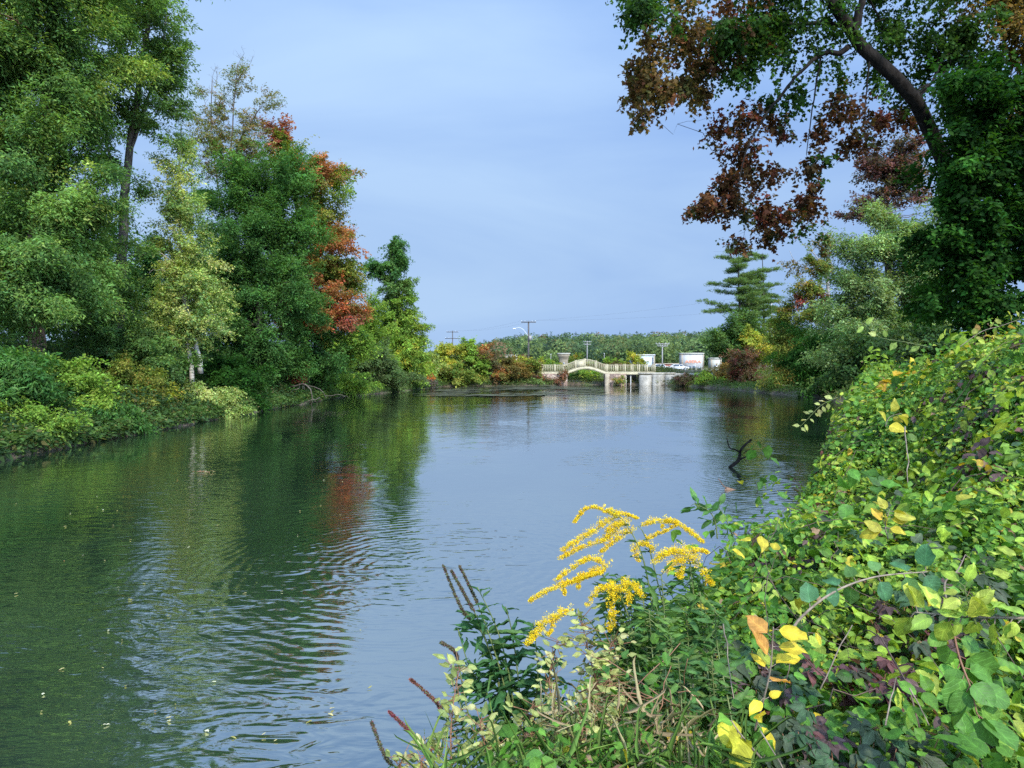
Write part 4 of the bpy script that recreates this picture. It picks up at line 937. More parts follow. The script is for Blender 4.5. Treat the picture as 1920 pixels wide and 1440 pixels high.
# ------------------------------------------------------------------ cars
def car(label, D, px, paint):
    c = P(px, 697, D); g = np.array([c[0], D, 1.6])
    o = thing('parked_car', label, 'car', g, 'cars parked by the brick building')
    mb = MB(); prof = [(-2.2, .35), (2.2, .35), (2.25, .62), (2.15, .82), (1.25, .95), (.65, 1.38), (-.85, 1.42), (-1.6, .98), (-2.15, .9), (-2.25, .6)]
    mb.prism([(x + g[0], z + g[2]) for x, z in prof], g[1] - .85, g[1] + .85); mb.build('body', paint, o, g)
    for s in (-1, 1):
        wm = MB(); wm.prism([(x + g[0], z + g[2]) for x, z in [(-1.4, .98), (1.05, .98), (.58, 1.33), (-.8, 1.36)]], g[1] + s * .853 - .006, g[1] + s * .853 + .006); wm.build('window', 'glass', o, g)
        for x in (-1.4, 1.4):
            w = MB(); w.tube([(g[0] + x, g[1] + s * .7, g[2] + .33), (g[0] + x, g[1] + s * .88, g[2] + .33)], .33, 14); wo = w.build('wheel', 'black', o, g)
            w = MB(); w.tube([(g[0] + x, g[1] + s * .87, g[2] + .33), (g[0] + x, g[1] + s * .90, g[2] + .33)], .19, 12); w.build('rim', 'steel', wo, g)
car('white parked car left of the middle utility pole', 150, 1237, 'white_paint')
car('white parked car close to the red-lettered building', 152, 1271, 'white_paint')
gr = thing('guard_rail', 'pale guard rail in front of the parked cars', 'rail', (P(1255, 697, 140)[0], 136, 1.5)); go = np.array(gr.location)
mb = MB(); mb.box((P(1228, 697, 136)[0], 136, 2.05), (P(1281, 697, 136)[0], 136.06, 2.32)); mb.build('rail', 'steel', gr, go)
for px in (1230, 1243, 1256, 1268, 1280):
    mb = MB(); x = P(px, 697, 136)[0]; mb.box((x - .07, 136.065, 1.4), (x + .07, 136.2, 2.3)); mb.build('post', 'grey_wood', gr, go)

# ------------------------------------------------------------------ utility poles and wires
def pole(label, D, px, ytop, arms, lamp=None, mat='pole_wood', r=.15, ends=()):
    t = P(px, ytop, D); g = np.array([t[0], D, 1.4])
    o = thing('utility_pole', label, 'utility pole', g, 'utility poles behind the far bank')
    mb = MB(); mb.tube([g, (t[0], D, (t[2] + 1.4) / 2), t], [r, r * .85, r * .7], 10); mb.build('pole', mat, o, g, True)
    for (y, hw) in arms:
        z = P(px, y, D)[2]; mb = MB(); mb.box((t[0] - hw, D - .22, z - .09), (t[0] + hw, D - .1, z + .09)); a = mb.build('crossarm', mat, o, g)
        for f in (-.95, -.5, .5, .95):
            mb = MB(); x = t[0] + f * hw; mb.tube([(x, D - .16, z + .09), (x, D - .16, z + .17), (x, D - .16, z + .3)], [.035, .06, .04], 6); mb.build('insulator', 'steel', a, g)
    if lamp:
        pts = [P(x, y, D) for x, y in lamp]; mb = MB(); mb.tube(smooth_path(pts, 10), .045, 6); la = mb.build('lamp_arm', 'steel', o, g, True)
        e = pts[-1]; mb = MB(); mb.prism([(e[0] - .55, e[2] - .02), (e[0] - .45, e[2] - .14), (e[0] + .1, e[2] - .1), (e[0] + .12, e[2] + .06), (e[0] - .35, e[2] + .08)], D - .14, D + .14); mb.build('lamp_head', 'steel', la, g)
    if ends:
        for (x, y) in ends:
            z = P(px, y, D); mb = MB(); c = P(x, y, D); mb.tube([c - [0, .25, .45], c + [0, -.25, .45]], .26, 10); mb.build('transformer', 'grey_wood', o, g, True)
    return o
pole('tall dark utility pole with a street lamp arm, left of the footbridge', 131, 991, 602.5, [(604, 1.35)], [(990, 630), (981, 618), (973, 614), (966, 616)], 'pole_wood', .2, [(994, 634)])
pole('distant utility pole with two crossarms above the far bushes', 195, 848.5, 620, [(622.5, 1.6), (634.5, 2.0)], None, 'pole_wood', .17)
pole('grey utility pole between the blue-white shed and the lettered building', 158, 1242, 644, [(645, 1.5), (649, 1.1)], None, 'grey_wood', .16)
pole('pale slim utility pole above the crown of the arch', 232, 1101, 639, [(641, 1.3), (646, 1.1)], None, 'grey_wood', .16)
pole('white utility pole standing before the thin pine', 112, 1447, 564, [(566, 1.2)], None, 'pale_pole', .13)
for px, yt, D, lab in ((1033, 665, 150, 'thin pale post behind the left railing'), (1133, 664, 150, 'thin post behind the right slope of the arch')):
    t = P(px, yt, D); o = thing('lamp_post', lab, 'post', (t[0], D, 1.4)); mb = MB(); mb.tube([(t[0], D, 1.4), t], [.06, .045], 8); mb.build('post', 'grey_wood', o, o.location, True)
    mb = MB(); mb.box((t[0] - .09, D - .09, t[2] + .003), (t[0] + .09, D + .09, t[2] + .16)); mb.build('lamp_head', 'steel', o, o.location)
def wire(label, a, b, sag, r=.007):
    t = np.linspace(0, 1, 16)[:, None]; a = np.asarray(a); b = np.asarray(b)
    p = a + (b - a) * t - np.array([0, 0, 1.0]) * (4 * sag * t * (1 - t)); mid = p[8].copy()
    mb = MB(); mb.tube(p, r, 5); o = mb.build('utility_wire', 'wire', None, mid); tag(o, label, 'wire', 'utility wires')
W1 = 'faint utility wire between the two dark utility poles at left'
for dx in (-1.2, 1.2):
    wire(W1, P(991, 602, 131) + [dx, -.16, .1], P(848.5, 620.5, 195) + [dx, -.16, .1], .7)
    wire('faint utility wire rising right from the tall dark pole', P(991, 602, 131) + [dx, -.16, .1], P(1275, 594, 120) + [dx * .4 + 14, -.2, 2.6 + dx * 1.1], .5)
for dz in (0, .5):
    wire('pale low wire crossing in front of the wooded ridge', P(991, 650, 131) + [0, -.2, dz], P(1242, 649, 158) + [0, -.2, dz], .3)

# ------------------------------------------------------------------ things in the water
def dead(name, label, D, specs, mat='shade_toned_bark'):
    g = P(specs[0][0][0][0], specs[0][0][0][1], D); g[2] = 0
    o = thing(name, label, 'branch', g)
    mb = MB()
    for pts, r in specs:
        q = [P(x, y, D + (e[0] if e else 0)) for x, y, *e in pts]
        mb.tube(smooth_path(q, 9, r * .25), np.linspace(r, r * .45, 9), 7)
    mb.build('wood', mat, o, g, True); return o
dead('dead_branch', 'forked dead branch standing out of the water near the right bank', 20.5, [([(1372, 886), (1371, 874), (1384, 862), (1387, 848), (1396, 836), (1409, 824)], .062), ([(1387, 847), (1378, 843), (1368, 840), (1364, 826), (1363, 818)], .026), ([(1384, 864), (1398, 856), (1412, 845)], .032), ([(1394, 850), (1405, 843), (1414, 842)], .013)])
dead('floating_log', 'dark reddish log lying in the water below the forked dead branch', 16.9, [([(1361, 917), (1375, 920), (1392, 923), (1424, 925)], .06), ([(1362, 918), (1355, 923), (1348, 934)], .035), ([(1361, 915), (1352, 905), (1347, 897)], .014), ([(1424, 925), (1420, 912), (1415, 904)], .012)], 'bark_brown')

def weed():
    mb = MB()
    for i in range(760):
        y = R.uniform(66, 98); x = R.uniform(-9, 9) + (y - 66) * .06
        if sdf(np.array([x]), np.array([y]))[0] > -.6: continue
        if nz(np.array([x]), np.array([y]), 5.0, 3)[0] < R.uniform(-.6, .8): continue
        L = R.uniform(.3, 1.9); Wd = R.uniform(.12, .6); n = 9
        a = np.sort(R.uniform(0, 2 * np.pi, n)); rr = R.uniform(.6, 1.1, n)
        z = .012 + .00012 * i
        mb.add(np.column_stack([x + np.cos(a) * rr * L, y + np.sin(a) * rr * Wd * 1.8, np.full(n, z)]), [tuple(range(n))])
    tag(mb.build('water_weed', 'weed'), 'dark mats of floating weed before the far bank', None, None, 'stuff')
weed()
# drifting leaves
for i in range(64):
    px, py = R.uniform(20, 700), R.uniform(900, 1400)
    if i % 4 == 0: px, py = R.uniform(100, 800), R.uniform(870, 1000)
    D = EYE * FPX / (py - 683); p = P(px, py, D)
    if sdf(np.array([p[0]]), np.array([p[1]]))[0] > -.8: continue
    a = R.uniform(0, 6.3)
    c = np.array([[0, 0, 0.]]); L = np.array([R.uniform(.03, .062)])
    col = pick([(.45, .38, .18, 3), (.30, .27, .08, 2), (.30, .16, .06, 1), (.5, .48, .35, 1.5)], 1)
    o = leaf_mesh('floating_leaf', c, np.array([[math.cos(a), math.sin(a), .02]]), np.array([[0, 0, 1.]]), L, L * R.uniform(.3, .6), col, 'ovate', 'gloss_leaf', None, (0, 0, 0))
    o.location = (p[0], p[1], .014); tag(o, 'small pale fallen leaf floating on the dark green water', 'leaf', 'leaves drifting on the pond')
p = P(385, 887, EYE * FPX / (887 - 683)); p[2] = 0.02
o = thing('floating_debris', 'brownish clump of leaves floating on the water at left', 'debris', p)
k = 22; leaf_mesh('leaves', p + R.normal(0, [.13, .07, .008], (k, 3)) + [0, 0, .02], rnd_unit(k) * [1, 1, .2], rnd_unit(k) * .5 + [0, 0, 1], np.full(k, .08), np.full(k, .045), pick([(.22, .12, .07, 2), (.3, .24, .14, 2)], k), 'fold', 'gloss_leaf', o, p)
# ------------------------------------------------------------------ near bank: vines and flowers
UP = np.array([0, 0, 1.0])
def snorm(x, y):
    e = .08; f = lambda a, b: cover_top(a, b, sdf(a, b))
    gx = (f(x + e, y) - f(x - e, y)) / (2 * e); gy = (f(x, y + e) - f(x, y - e)) / (2 * e)
    return np.column_stack([-gx, -gy, np.ones(len(x))])

def cover_points(n, y0, y1):
    """points on the vine cover inside the view, denser where it is steep"""
    out = []
    while sum(len(o) for o in out) < n:
        y = R.uniform(y0, y1, n * 4); x = R.uniform(-1.8, 12, n * 4)
        d = sdf(x, y)
        ok = (d > .0) & (x < .92 * y + 1.6) & (x > -.35 * y - .3)
        x, y, d = x[ok], y[ok], d[ok]
        nn = snorm(x, y); w = np.minimum(np.linalg.norm(nn, axis=1), 4.0) / 4.0
        k = R.random(len(x)) < w
        out.append(np.column_stack([x[k], y[k]]))
    q = np.concatenate(out)[:n]
    return q[:, 0], q[:, 1]

def shoots(n, y0, y1, nl, L0, ln=(.25, .7), depth=.3):
    """leafy shoots trailing over the cover: positions, leaf directions, normals, shoot index"""
    x, y = cover_points(n, y0, y1)
    az = R.uniform(0, 2 * np.pi, n); ll = R.uniform(*ln, n); dep = depth * R.random(n) ** 1.4
    t = (np.arange(nl) + .5) / nl
    arch = R.uniform(.0, .32, n) + (R.random(n) < .09) * R.uniform(.2, .6, n)
    X = x[:, None] + np.cos(az)[:, None] * ll[:, None] * t; Y = y[:, None] + np.sin(az)[:, None] * ll[:, None] * t
    Xf, Yf = X.ravel(), Y.ravel(); d = sdf(Xf, Yf)
    Z = np.maximum(cover_top(Xf, Yf, np.maximum(d, .02)), .15).reshape(n, nl) - dep[:, None] + (arch * ll)[:, None] * np.sin(np.pi * t)[None, :] - .15 * np.maximum(-d, 0).reshape(n, nl)
    pos = np.stack([X, Y, Z], axis=2)
    tan = np.gradient(pos, axis=1); tan = unit(tan)
    sn = unit(snorm(Xf, Yf)).reshape(n, nl, 3)
    side = unit(np.cross(tan, sn)); sg = np.where(np.arange(nl) % 2 == 0, 1, -1)[None, :, None]
    ld = side * sg + .45 * tan - .25 * UP + .5 * R.normal(size=(n, nl, 3))
    nn = .9 * sn + .5 * UP + np.array([.1, -.35, .1]) + .68 * R.normal(size=(n, nl, 3))
    idx = np.repeat(np.arange(n), nl)
    p = pos.reshape(-1, 3) + .012 * R.normal(size=(n * nl, 3))
    return p, ld.reshape(-1, 3), nn.reshape(-1, 3), idx, pos

def patch(x, y, s, o): return nz(x, y, s, o) * .5 + .5

YG = [(0.199, 0.291, 0.028, 4), (0.147, 0.243, 0.026, 4), (0.27, 0.324, 0.043, 2), (0.096, 0.183, 0.025, 3)]
GRN = [(0.068, 0.165, 0.02, 4), (0.097, 0.208, 0.025, 4), (0.052, 0.122, 0.022, 2.5), (0.138, 0.243, 0.028, 1.5)]
YEL = [(.42, .34, .03, 4), (.34, .31, .04, 3), (.48, .30, .03, 1.5)]
PALE = [(.33, .34, .11, 4), (.25, .28, .08, 3), (.40, .37, .16, 1.5), (.16, .2, .06, 2)]
CREEP = [(0.054, 0.072, 0.036, 4), (0.09, 0.054, 0.048, 3), (0.042, 0.084, 0.034, 3), (0.12, 0.048, 0.042, 1)]
DRY = [(.24, .15, .08, 3), (.16, .09, .05, 3), (.32, .22, .12, 1)]

def tangle(name, label, n, y0, y1, nl, size, shape, ln, depth, palfun, ww=(.62, .8), mat='gloss_leaf', keep=None, smooth_shade=True):
    p, ld, nn, idx, pos = shoots(n, y0, y1, nl, size, ln, depth)
    x0 = pos[:, 0, 0]; y0_ = pos[:, 0, 1]
    col = palfun(x0, y0_)[idx]
    col = col * np.exp(R.normal(0, .17, len(p)))[:, None]
    od = R.random(len(p)); dry = od < .012; col[dry] = pick(DRY, int(dry.sum())); yl = (od > .988); col[yl] = pick(YEL, int(yl.sum()))
    sp_ = patch(x0, y0_, .5, 8.0) + .2 * R.normal(size=n)
    s = (size * np.exp(R.normal(0, .3, n)) * np.where(sp_ > .62, .62, np.where(sp_ < .2, 1.35, 1.0)))[idx] * R.uniform(.6, 1.15, len(p)) * np.interp(p[:, 0] / np.maximum(p[:, 1], .5), [.05, .25], [.6, 1])
    if keep is not None:
        k = keep(p[:, 0], p[:, 1]) > R.random(len(p)); p, ld, nn, s, col = p[k], ld[k], nn[k], s[k], col[k]
    o = leaf_mesh(name, p, ld, nn, s, s * R.uniform(*ww, len(p)), np.clip(col, .004, .8), shape, mat, None, None, smooth_shade)
    tag(o, label, None, None, 'stuff')
    return pos
def pal_mix(x, y):
    n = len(x); a = patch(x, y, .9, 1.0) + .18 * R.normal(size=n); b = patch(x, y, .6, 5.0) + .15 * R.normal(size=n)
    near = smooth((3.4 - y) / 1.6)
    a = a - .42 * near + .10 * smooth((y - 4) / 4)  # darker leaf mix close to the camera puts partial shade into the colour
    col = np.where((a > .48)[:, None], pick(YG, n), pick(GRN, n))
    col = np.where((b > .96)[:, None], pick(YEL, n), col)
    return np.where((b < .12)[:, None], pick(CREEP, n), col)
tangle('vine_tangle', 'trailing vines with oval yellow-green leaves covering the near bank', 3100, 1.0, 4.4, 12, .060, 'ovate', (.3, .75), .45, pal_mix)
tangle('vine_tangle', 'yellow-green vine leaves over the middle of the right bank', 5400, 4.2, 9.0, 12, .072, 'ovate', (.3, .8), .48, pal_mix)
tangle('vine_tangle', 'vine leaves along the far end of the right bank mound', 5000, 8.5, 16.5, 12, .085, 'fold', (.35, .9), .55, pal_mix)
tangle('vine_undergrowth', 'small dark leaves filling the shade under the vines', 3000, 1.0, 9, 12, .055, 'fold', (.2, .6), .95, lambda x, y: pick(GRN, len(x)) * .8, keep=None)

vs = MB()
for i in range(85):
    y = R.uniform(1.4, 10); x = R.uniform(.28, .75) * y
    if sdf(np.array([x]), np.array([y]))[0] < .3: continue
    L = R.uniform(.3, 1.1); az = R.uniform(0, 6.28); t = np.linspace(0, 1, 9)
    X = x + np.cos(az) * L * t; Y = y + np.sin(az) * L * t
    Z = cover_top(X, Y, np.maximum(sdf(X, Y), .05)) + R.uniform(-.02, .06) + R.uniform(.05, .3) * L * np.sin(np.pi * np.minimum(t * 1.15, 1)) 
    vs.tube(np.column_stack([X, Y, Z]) + R.normal(0, .012, (9, 3)), np.linspace(.0028, .0012, 9) * R.uniform(.6, 1.3), 5)
tag(vs.build('bare_vine_stems', 'dead_wood', None, None, True), 'loose bare vine stems lying over the leaves of the near bank', None, None, 'stuff')

def palmate(p, ld, nn, s):
    d = unit(ld); sd = unit(np.cross(d, nn)); n = np.cross(sd, d)
    P_, D_, N_, S_ = [], [], [], []
    for a, k in ((-1.35, .68), (-.68, .9), (0, 1.0), (.68, .9), (1.35, .68)):
        dd = d * math.cos(a) + sd * math.sin(a) - .12 * n
        P_.append(p + dd * (s * .10)[:, None]); D_.append(dd + .08 * R.normal(size=p.shape)); N_.append(n + .22 * R.normal(size=p.shape)); S_.append(s * k)
    return np.concatenate(P_), np.concatenate(D_), np.concatenate(N_), np.concatenate(S_)

def creeper(label, cx, cy, r, n, pal, size=.085):
    """a patch of five-fingered creeper leaves lying over the vines"""
    a = R.uniform(0, 6.283, n); q = r * R.random(n) ** .6
    x = cx + np.cos(a) * q; y = cy + np.sin(a) * q * .8
    z = cover_top(x, y, np.maximum(sdf(x, y), .02)) + R.uniform(-.02, .09, n)
    g = np.array([cx, cy, float(ground(np.array([cx]), np.array([cy]))[0])])
    o = thing('virginia_creeper', label, 'creeper', g, 'creeper patches on the near bank')
    p = np.column_stack([x, y, z]); sn = unit(snorm(x, y))
    az = R.uniform(0, 6.283, n); ld = np.column_stack([np.cos(az), np.sin(az) - .5, np.full(n, -.25)])
    nn = sn + [0, -.35, .3] + .25 * R.normal(size=(n, 3))
    s = size * R.uniform(.75, 1.2, n)
    P5, D5, N5, S5 = palmate(p, ld, nn, s)
    col = np.tile(pick(pal, n), (5, 1)) * np.exp(R.normal(0, .14, 5 * n))[:, None]
    leaf_mesh('leaves', P5, D5, N5, S5, S5 * .5, np.clip(col, .004, .6), 'ovate', 'gloss_leaf', o, g, True)
    mb = MB()
    for i in range(n):
        e = np.array([cx + (x[i] - cx) * .6, cy + (y[i] - cy) * .6, z[i] - .16]); mb.tube(smooth_path([e, (e + p[i]) / 2 + [0, 0, -.03], p[i]], 5), [.0025, .002, .002, .002, .0015], 4, False)
    mb.build('stems', 'red_stem', o, g, True)
def W(px, py, D): return P(px, py, D)
for lab, px, py, D, r, n, pal in [
    ('dark creeper patch with greyish-purple leaves low at the right, below the arching stem', 1610, 1290, 2.2, .34, 70, CREEP),
    ('purple-brown creeper leaves hanging just under the arching stem', 1630, 1140, 2.75, .22, 34, [(.085, .04, .04, 3), (.11, .045, .04, 2), (.05, .05, .03, 1)]),
    ('dark green creeper patch at the bottom edge right of the round yellow leaf', 1560, 1420, 1.85, .24, 44, [(.035, .065, .028, 3), (.05, .05, .035, 2)]),
    ('greyish creeper patch in the bottom right corner', 1820, 1370, 1.8, .26, 40, [(.05, .075, .032, 3), (.075, .075, .04, 2)]),
    ('bronze creeper patch beside the yellow leaf cluster on the mound', 1740, 1010, 3.3, .32, 46, CREEP),
    ('dull purple creeper patch behind the goldenrod at the left of the vines', 1400, 1200, 2.75, .26, 40, CREEP),
    ('dark bronze creeper patch high on the right end of the mound', 1880, 720, 6.6, .5, 60, CREEP)]:
    w = P(px, py, D); creeper(lab, w[0], w[1], r, n, pal)

def vine_shoot(name, label, pts, n, size, pal, shape='ovate', stem='twig', r=.004, ww=.66, droop=.2, group='vine shoots on the near bank', cat='vine', spread=1.0, face=.6, top=.12, scat=0.0):
    q = [P(x, y, D) for x, y, D in pts]
    path = smooth_path(q, 24); g = path[0].copy()
    o = thing(name, label, cat, g, group)
    mb = MB(); mb.tube(path, np.linspace(r, r * .4, 24), 6)
    t = np.clip(np.linspace(top, 1, n) + R.normal(0, .35 / n, n), 0, 1); ii = t * 23; k = np.minimum(ii.astype(int), 22); f = (ii - k)[:, None]
    p = path[k] * (1 - f) + path[k + 1] * f; tan = unit(path[k + 1] - path[k])
    vw = unit(np.array([0, 0, EYE]) - p)
    side = unit(np.cross(tan, vw)); sg = np.where(np.arange(n) % 2 == 0, 1, -1)[:, None]
    ld = side * sg * spread + .5 * tan - droop * UP + .5 * R.normal(size=(n, 3))
    nn = face * vw + .55 * UP + .5 * R.normal(size=(n, 3))
    b = p + unit(ld) * (.012 + .1 * size) + rnd_unit(n) * (R.random(n) ** .6 * scat)[:, None]
    for i in range(n): mb.tube([p[i], b[i]], r * .35, 4, False)
    mb.build('stem', stem, o, g, True)
    s = size * R.uniform(.6, 1.2, n)
    col = np.clip(pick(pal, n) * np.exp(R.normal(0, .13, n))[:, None], .004, .85)
    leaf_mesh('leaves', b, ld, nn, s, s * ww * R.uniform(.9, 1.1, n), col, shape, 'gloss_leaf', o, g, True)
    return o
vine_shoot('bittersweet_vine', 'upright shoot with bright yellow and orange-brown curling leaves', [(1415, 1370, 2.15), (1432, 1310, 2.12), (1445, 1250, 2.1), (1450, 1175, 2.1)], 11, .075, [(.55, .42, .03, 4), (.5, .24, .05, 2), (.6, .5, .06, 1)], r=.004, droop=.35)
vine_shoot('bittersweet_vine', 'large round yellow leaf and green leaves at the bottom of the near bank', [(1430, 1425, 1.95), (1408, 1400, 1.92), (1385, 1372, 1.9), (1372, 1352, 1.9)], 6, .075, [(.46, .42, .035, 3), (.12, .24, .03, 2)], 'round', ww=.82, face=1.1, spread=.5)
vine_shoot('bittersweet_vine', 'long bare stem arching over the dark creeper with round bluish-green leaves', [(1478, 1195, 2.5), (1500, 1160, 2.52), (1560, 1112, 2.6), (1640, 1082, 2.7), (1740, 1072, 2.85)], 12, .085, [(.06, .15, .06, 3), (.085, .17, .045, 2)], 'round', 'twig', .0055, .8)
vine_shoot('bittersweet_vine', 'yellow-green leafy shoot reaching in from the right edge', [(1960, 1160, 1.9), (1880, 1158, 1.95), (1800, 1155, 2.0), (1715, 1148, 2.05)], 20, .072, [(.27, .33, .04, 4), (.17, .26, .035, 3), (.36, .37, .05, 1.5)], 'ovate', 'twig', .005)
vine_shoot('bittersweet_vine', 'tip of bright leaves above the yellow-green shoot at right', [(1830, 1170, 1.98), (1815, 1130, 1.97), (1808, 1098, 1.97)], 12, .06, [(.25, .34, .04, 3), (.33, .37, .06, 2)], 'ovate', 'green_stem', .003)
vine_shoot('bittersweet_vine', 'hanging reddish stem with broad mid-green leaves near the right edge', [(1785, 1170, 2.05), (1798, 1230, 2.0), (1820, 1290, 1.95), (1832, 1340, 1.92)], 14, .085, [(.085, .19, .03, 4), (.12, .23, .035, 2)], 'round', 'red_stem', .004, .74)
vine_shoot('bittersweet_vine', 'thin curling tendril stem above the yellow-green shoot', [(1775, 1130, 2.3), (1772, 1092, 2.32), (1795, 1070, 2.35), (1810, 1040, 2.4)], 5, .045, GRN, 'ovate', 'twig', .004)
vine_shoot('bittersweet_vine', 'cluster of golden leaves among green ones on the mound', [(1665, 1010, 3.2), (1660, 985, 3.2), (1668, 955, 3.2)], 12, .085, YEL, 'ovate', 'twig', .003)
vine_shoot('bittersweet_vine', 'pair of yellow leaves on the middle of the mound above the purple patch', [(1660, 800, 5.4), (1668, 782, 5.4), (1690, 775, 5.4)], 6, .11, YEL, 'ovate', 'twig', .003)
vine_shoot('bittersweet_vine', 'wiry tendril with pale leaves rising above the far end of the mound', [(1740, 650, 7.0), (1690, 640, 7.0), (1650, 632, 7.0), (1618, 606, 7.0)], 9, .09, [(.22, .3, .06, 3), (.3, .33, .1, 1)], 'ovate', 'green_stem', .004)
vine_shoot('bittersweet_vine', 'tendril arching over the top of the mound at the right edge', [(1800, 650, 6.6), (1840, 622, 6.6), (1880, 610, 6.6), (1912, 598, 6.6)], 12, .085, [(.25, .26, .05, 3), (.34, .2, .06, 2)], 'ovate', 'twig', .004)
vine_shoot('bittersweet_vine', 'dangling pale vine tips at the pond edge of the mound', [(1570, 745, 8.6), (1540, 760, 8.6), (1515, 785, 8.6), (1500, 800, 8.6)], 14, .09, PALE, 'ovate', 'green_stem', .004)
vine_shoot('green_sapling', 'green leafy sprig sticking out over the water beside the goldenrod', [(1345, 1010, 3.9), (1340, 975, 3.9), (1325, 955, 3.9), (1300, 945, 3.9)], 14, .085, [(.05, .13, .03, 3), (.07, .16, .035, 2)], 'ovate', 'green_stem', .004, .5, cat='sprig')
vine_shoot('green_sapling', 'green leafy sprig just right of the one beside the goldenrod', [(1375, 1010, 3.9), (1362, 975, 3.9), (1345, 948, 3.9)], 12, .085, [(.06, .14, .03, 3), (.08, .17, .035, 2)], 'ovate', 'green_stem', .004, .5, cat='sprig')

# goldenrod -------------------------------------------------------
GOLDR = [(.72, .48, .012, 4), (.80, .57, .02, 3), (.60, .42, .015, 2), (.38, .40, .04, 1.2)]
def goldenrod(label, stem, plumes, D, nleaf=46, size=.085):
    q = [P(x, y, D + dz) for x, y, dz in stem]
    path = smooth_path(q, 26); g = path[0].copy()
    o = thing('goldenrod', label, 'goldenrod', g, 'goldenrod plants on the near bank')
    mb = MB(); mb.tube(path, np.linspace(.005, .002, 26), 6)
    C_, D_, N_, S_, K_ = [], [], [], [], []
    for pl in plumes:
        pts = [P(x, y, D + (e[0] if e else 0)) for x, y, *e in pl[0]]; w = pl[1]
        s0 = path[int(np.argmin(np.linalg.norm(path - pts[0], axis=1)))]
        ax = smooth_path(([s0] if np.linalg.norm(s0 - pts[0]) > .015 else []) + pts, 20)
        mb.tube(ax, np.linspace(.0022, .001, 20), 5, False)
        Lp = np.linalg.norm(np.diff(ax, axis=0), axis=1).sum()
        w = w * 2.9; ns = int(Lp / .0034) + 6; nf = 40
        t = np.sort(R.random(ns)) ** .9; k = np.minimum((t * 19).astype(int), 18); f = (t * 19 - k)[:, None]
        c = ax[k] * (1 - f) + ax[k + 1] * f; tan = unit(ax[k + 1] - ax[k])
        sdir = unit(.35 * tan + rnd_unit(ns) * [1, 1, .5] * .8 + [0, 0, .75]); sl_ = w * (1.05 - .8 * t) * R.uniform(.5, 1.25, ns)
        u = R.random((ns, nf)); m = ns * nf
        pos = c[:, None, :] + sdir[:, None, :] * (sl_[:, None] * u)[:, :, None] + .16 * w * rnd_unit(m).reshape(ns, nf, 3) * (1.1 - .5 * u)[:, :, None]
        pos[:, :, 2] -= (.35 * sl_[:, None] * u ** 2)
        C_.append(pos.reshape(-1, 3)); D_.append(np.repeat(sdir, nf, axis=0) + .8 * R.normal(size=(m, 3))); N_.append(rnd_unit(m) + [0, -.3, .5])
        S_.append(R.uniform(.0024, .0050, m)); K_.append(np.clip(pick(GOLDR, m) * np.exp(R.normal(0, .2, m))[:, None], 0, .9))
    mb.build('stem', 'green_stem', o, g, True)
    S_ = np.concatenate(S_)
    leaf_mesh('flower_plumes', np.concatenate(C_), np.concatenate(D_), np.concatenate(N_), S_, S_ * .85, np.concatenate(K_), 'kite', 'floret', o, g)
    n = nleaf; t = R.uniform(.1, .97, n); k = np.minimum((t * 25).astype(int), 24); p = path[k]; tan = unit(path[k + 1] - path[k])
    az = np.arange(n) * 2.4; hv = np.column_stack([np.cos(az), np.sin(az), np.zeros(n)])
    ld = hv + .45 * tan - .35 * UP * (1 - t)[:, None] + .15 * R.normal(size=(n, 3)); nn = UP + .5 * tan + .3 * R.normal(size=(n, 3))
    s = size * (1.15 - .75 * t) * R.uniform(.8, 1.2, n)
    leaf_mesh('leaves', p, ld, nn, s, s * .2, np.clip(pick([(.045, .105, .028, 4), (.065, .13, .03, 3), (.09, .15, .035, 1)], n) * np.exp(R.normal(0, .14, n))[:, None], .004, .5), 'lance', 'gloss_leaf', o, g, True)
goldenrod('tallest goldenrod, its yellow plumes drooping left over the water', [(1262, 1400, -.3), (1236, 1260, -.1), (1222, 1130, 0), (1200, 1030, 0), (1160, 966, 0), (1136, 955, 0)], [
    ([(1150, 966), (1120, 953), (1096, 957), (1078, 979)], .013), ([(1158, 968), (1130, 985), (1100, 1006), (1056, 1032)], .020), ([(1168, 980), (1137, 1012), (1096, 1026), (1052, 1047)], .018), ([(1178, 985), (1150, 990), (1140, 1010)], .022),
    ([(1150, 968), (1170, 965), (1192, 972)], .012), ([(1175, 1000), (1150, 1018), (1128, 1036)], .016)], 2.75)
goldenrod('goldenrod whose long plume arches right along the top of the plants', [(1300, 1400, -.2), (1268, 1240, 0), (1235, 1100, .05), (1212, 1010, .05), (1196, 986, .05)], [
    ([(1200, 986, .05), (1235, 980, .05), (1272, 985, .05), (1317, 1017, .05)], .017), ([(1225, 1030, .05), (1205, 1022, .05), (1190, 1030, .05), (1197, 1052, .05)], .017), ([(1270, 985, .05), (1250, 978, .05), (1240, 990, .05)], .012)], 2.85)
goldenrod('goldenrod with a broad dense yellow head nearest the vines', [(1345, 1390, -.2), (1318, 1240, 0), (1300, 1110, 0), (1292, 1038, 0)], [
    ([(1292, 1040), (1260, 1038), (1227, 1056)], .024), ([(1290, 1046), (1265, 1058), (1250, 1072)], .022), ([(1292, 1042), (1310, 1062), (1334, 1096)], .018), ([(1294, 1038), (1312, 1034), (1328, 1038)], .014), ([(1285, 1050), (1278, 1070), (1276, 1084)], .018), ([(1288, 1042), (1275, 1036), (1250, 1040)], .02)], 2.7)
goldenrod('goldenrod with one plume hanging straight down and one reaching right', [(1226, 1420, -.3), (1205, 1290, -.1), (1185, 1180, 0), (1160, 1105, 0)], [
    ([(1158, 1104), (1150, 1120), (1150, 1150), (1144, 1184)], .016), ([(1160, 1102), (1180, 1098), (1206, 1119)], .018), ([(1170, 1108), (1180, 1120), (1178, 1136)], .012), ([(1152, 1104), (1120, 1112), (1100, 1136)], .018)], 2.6)
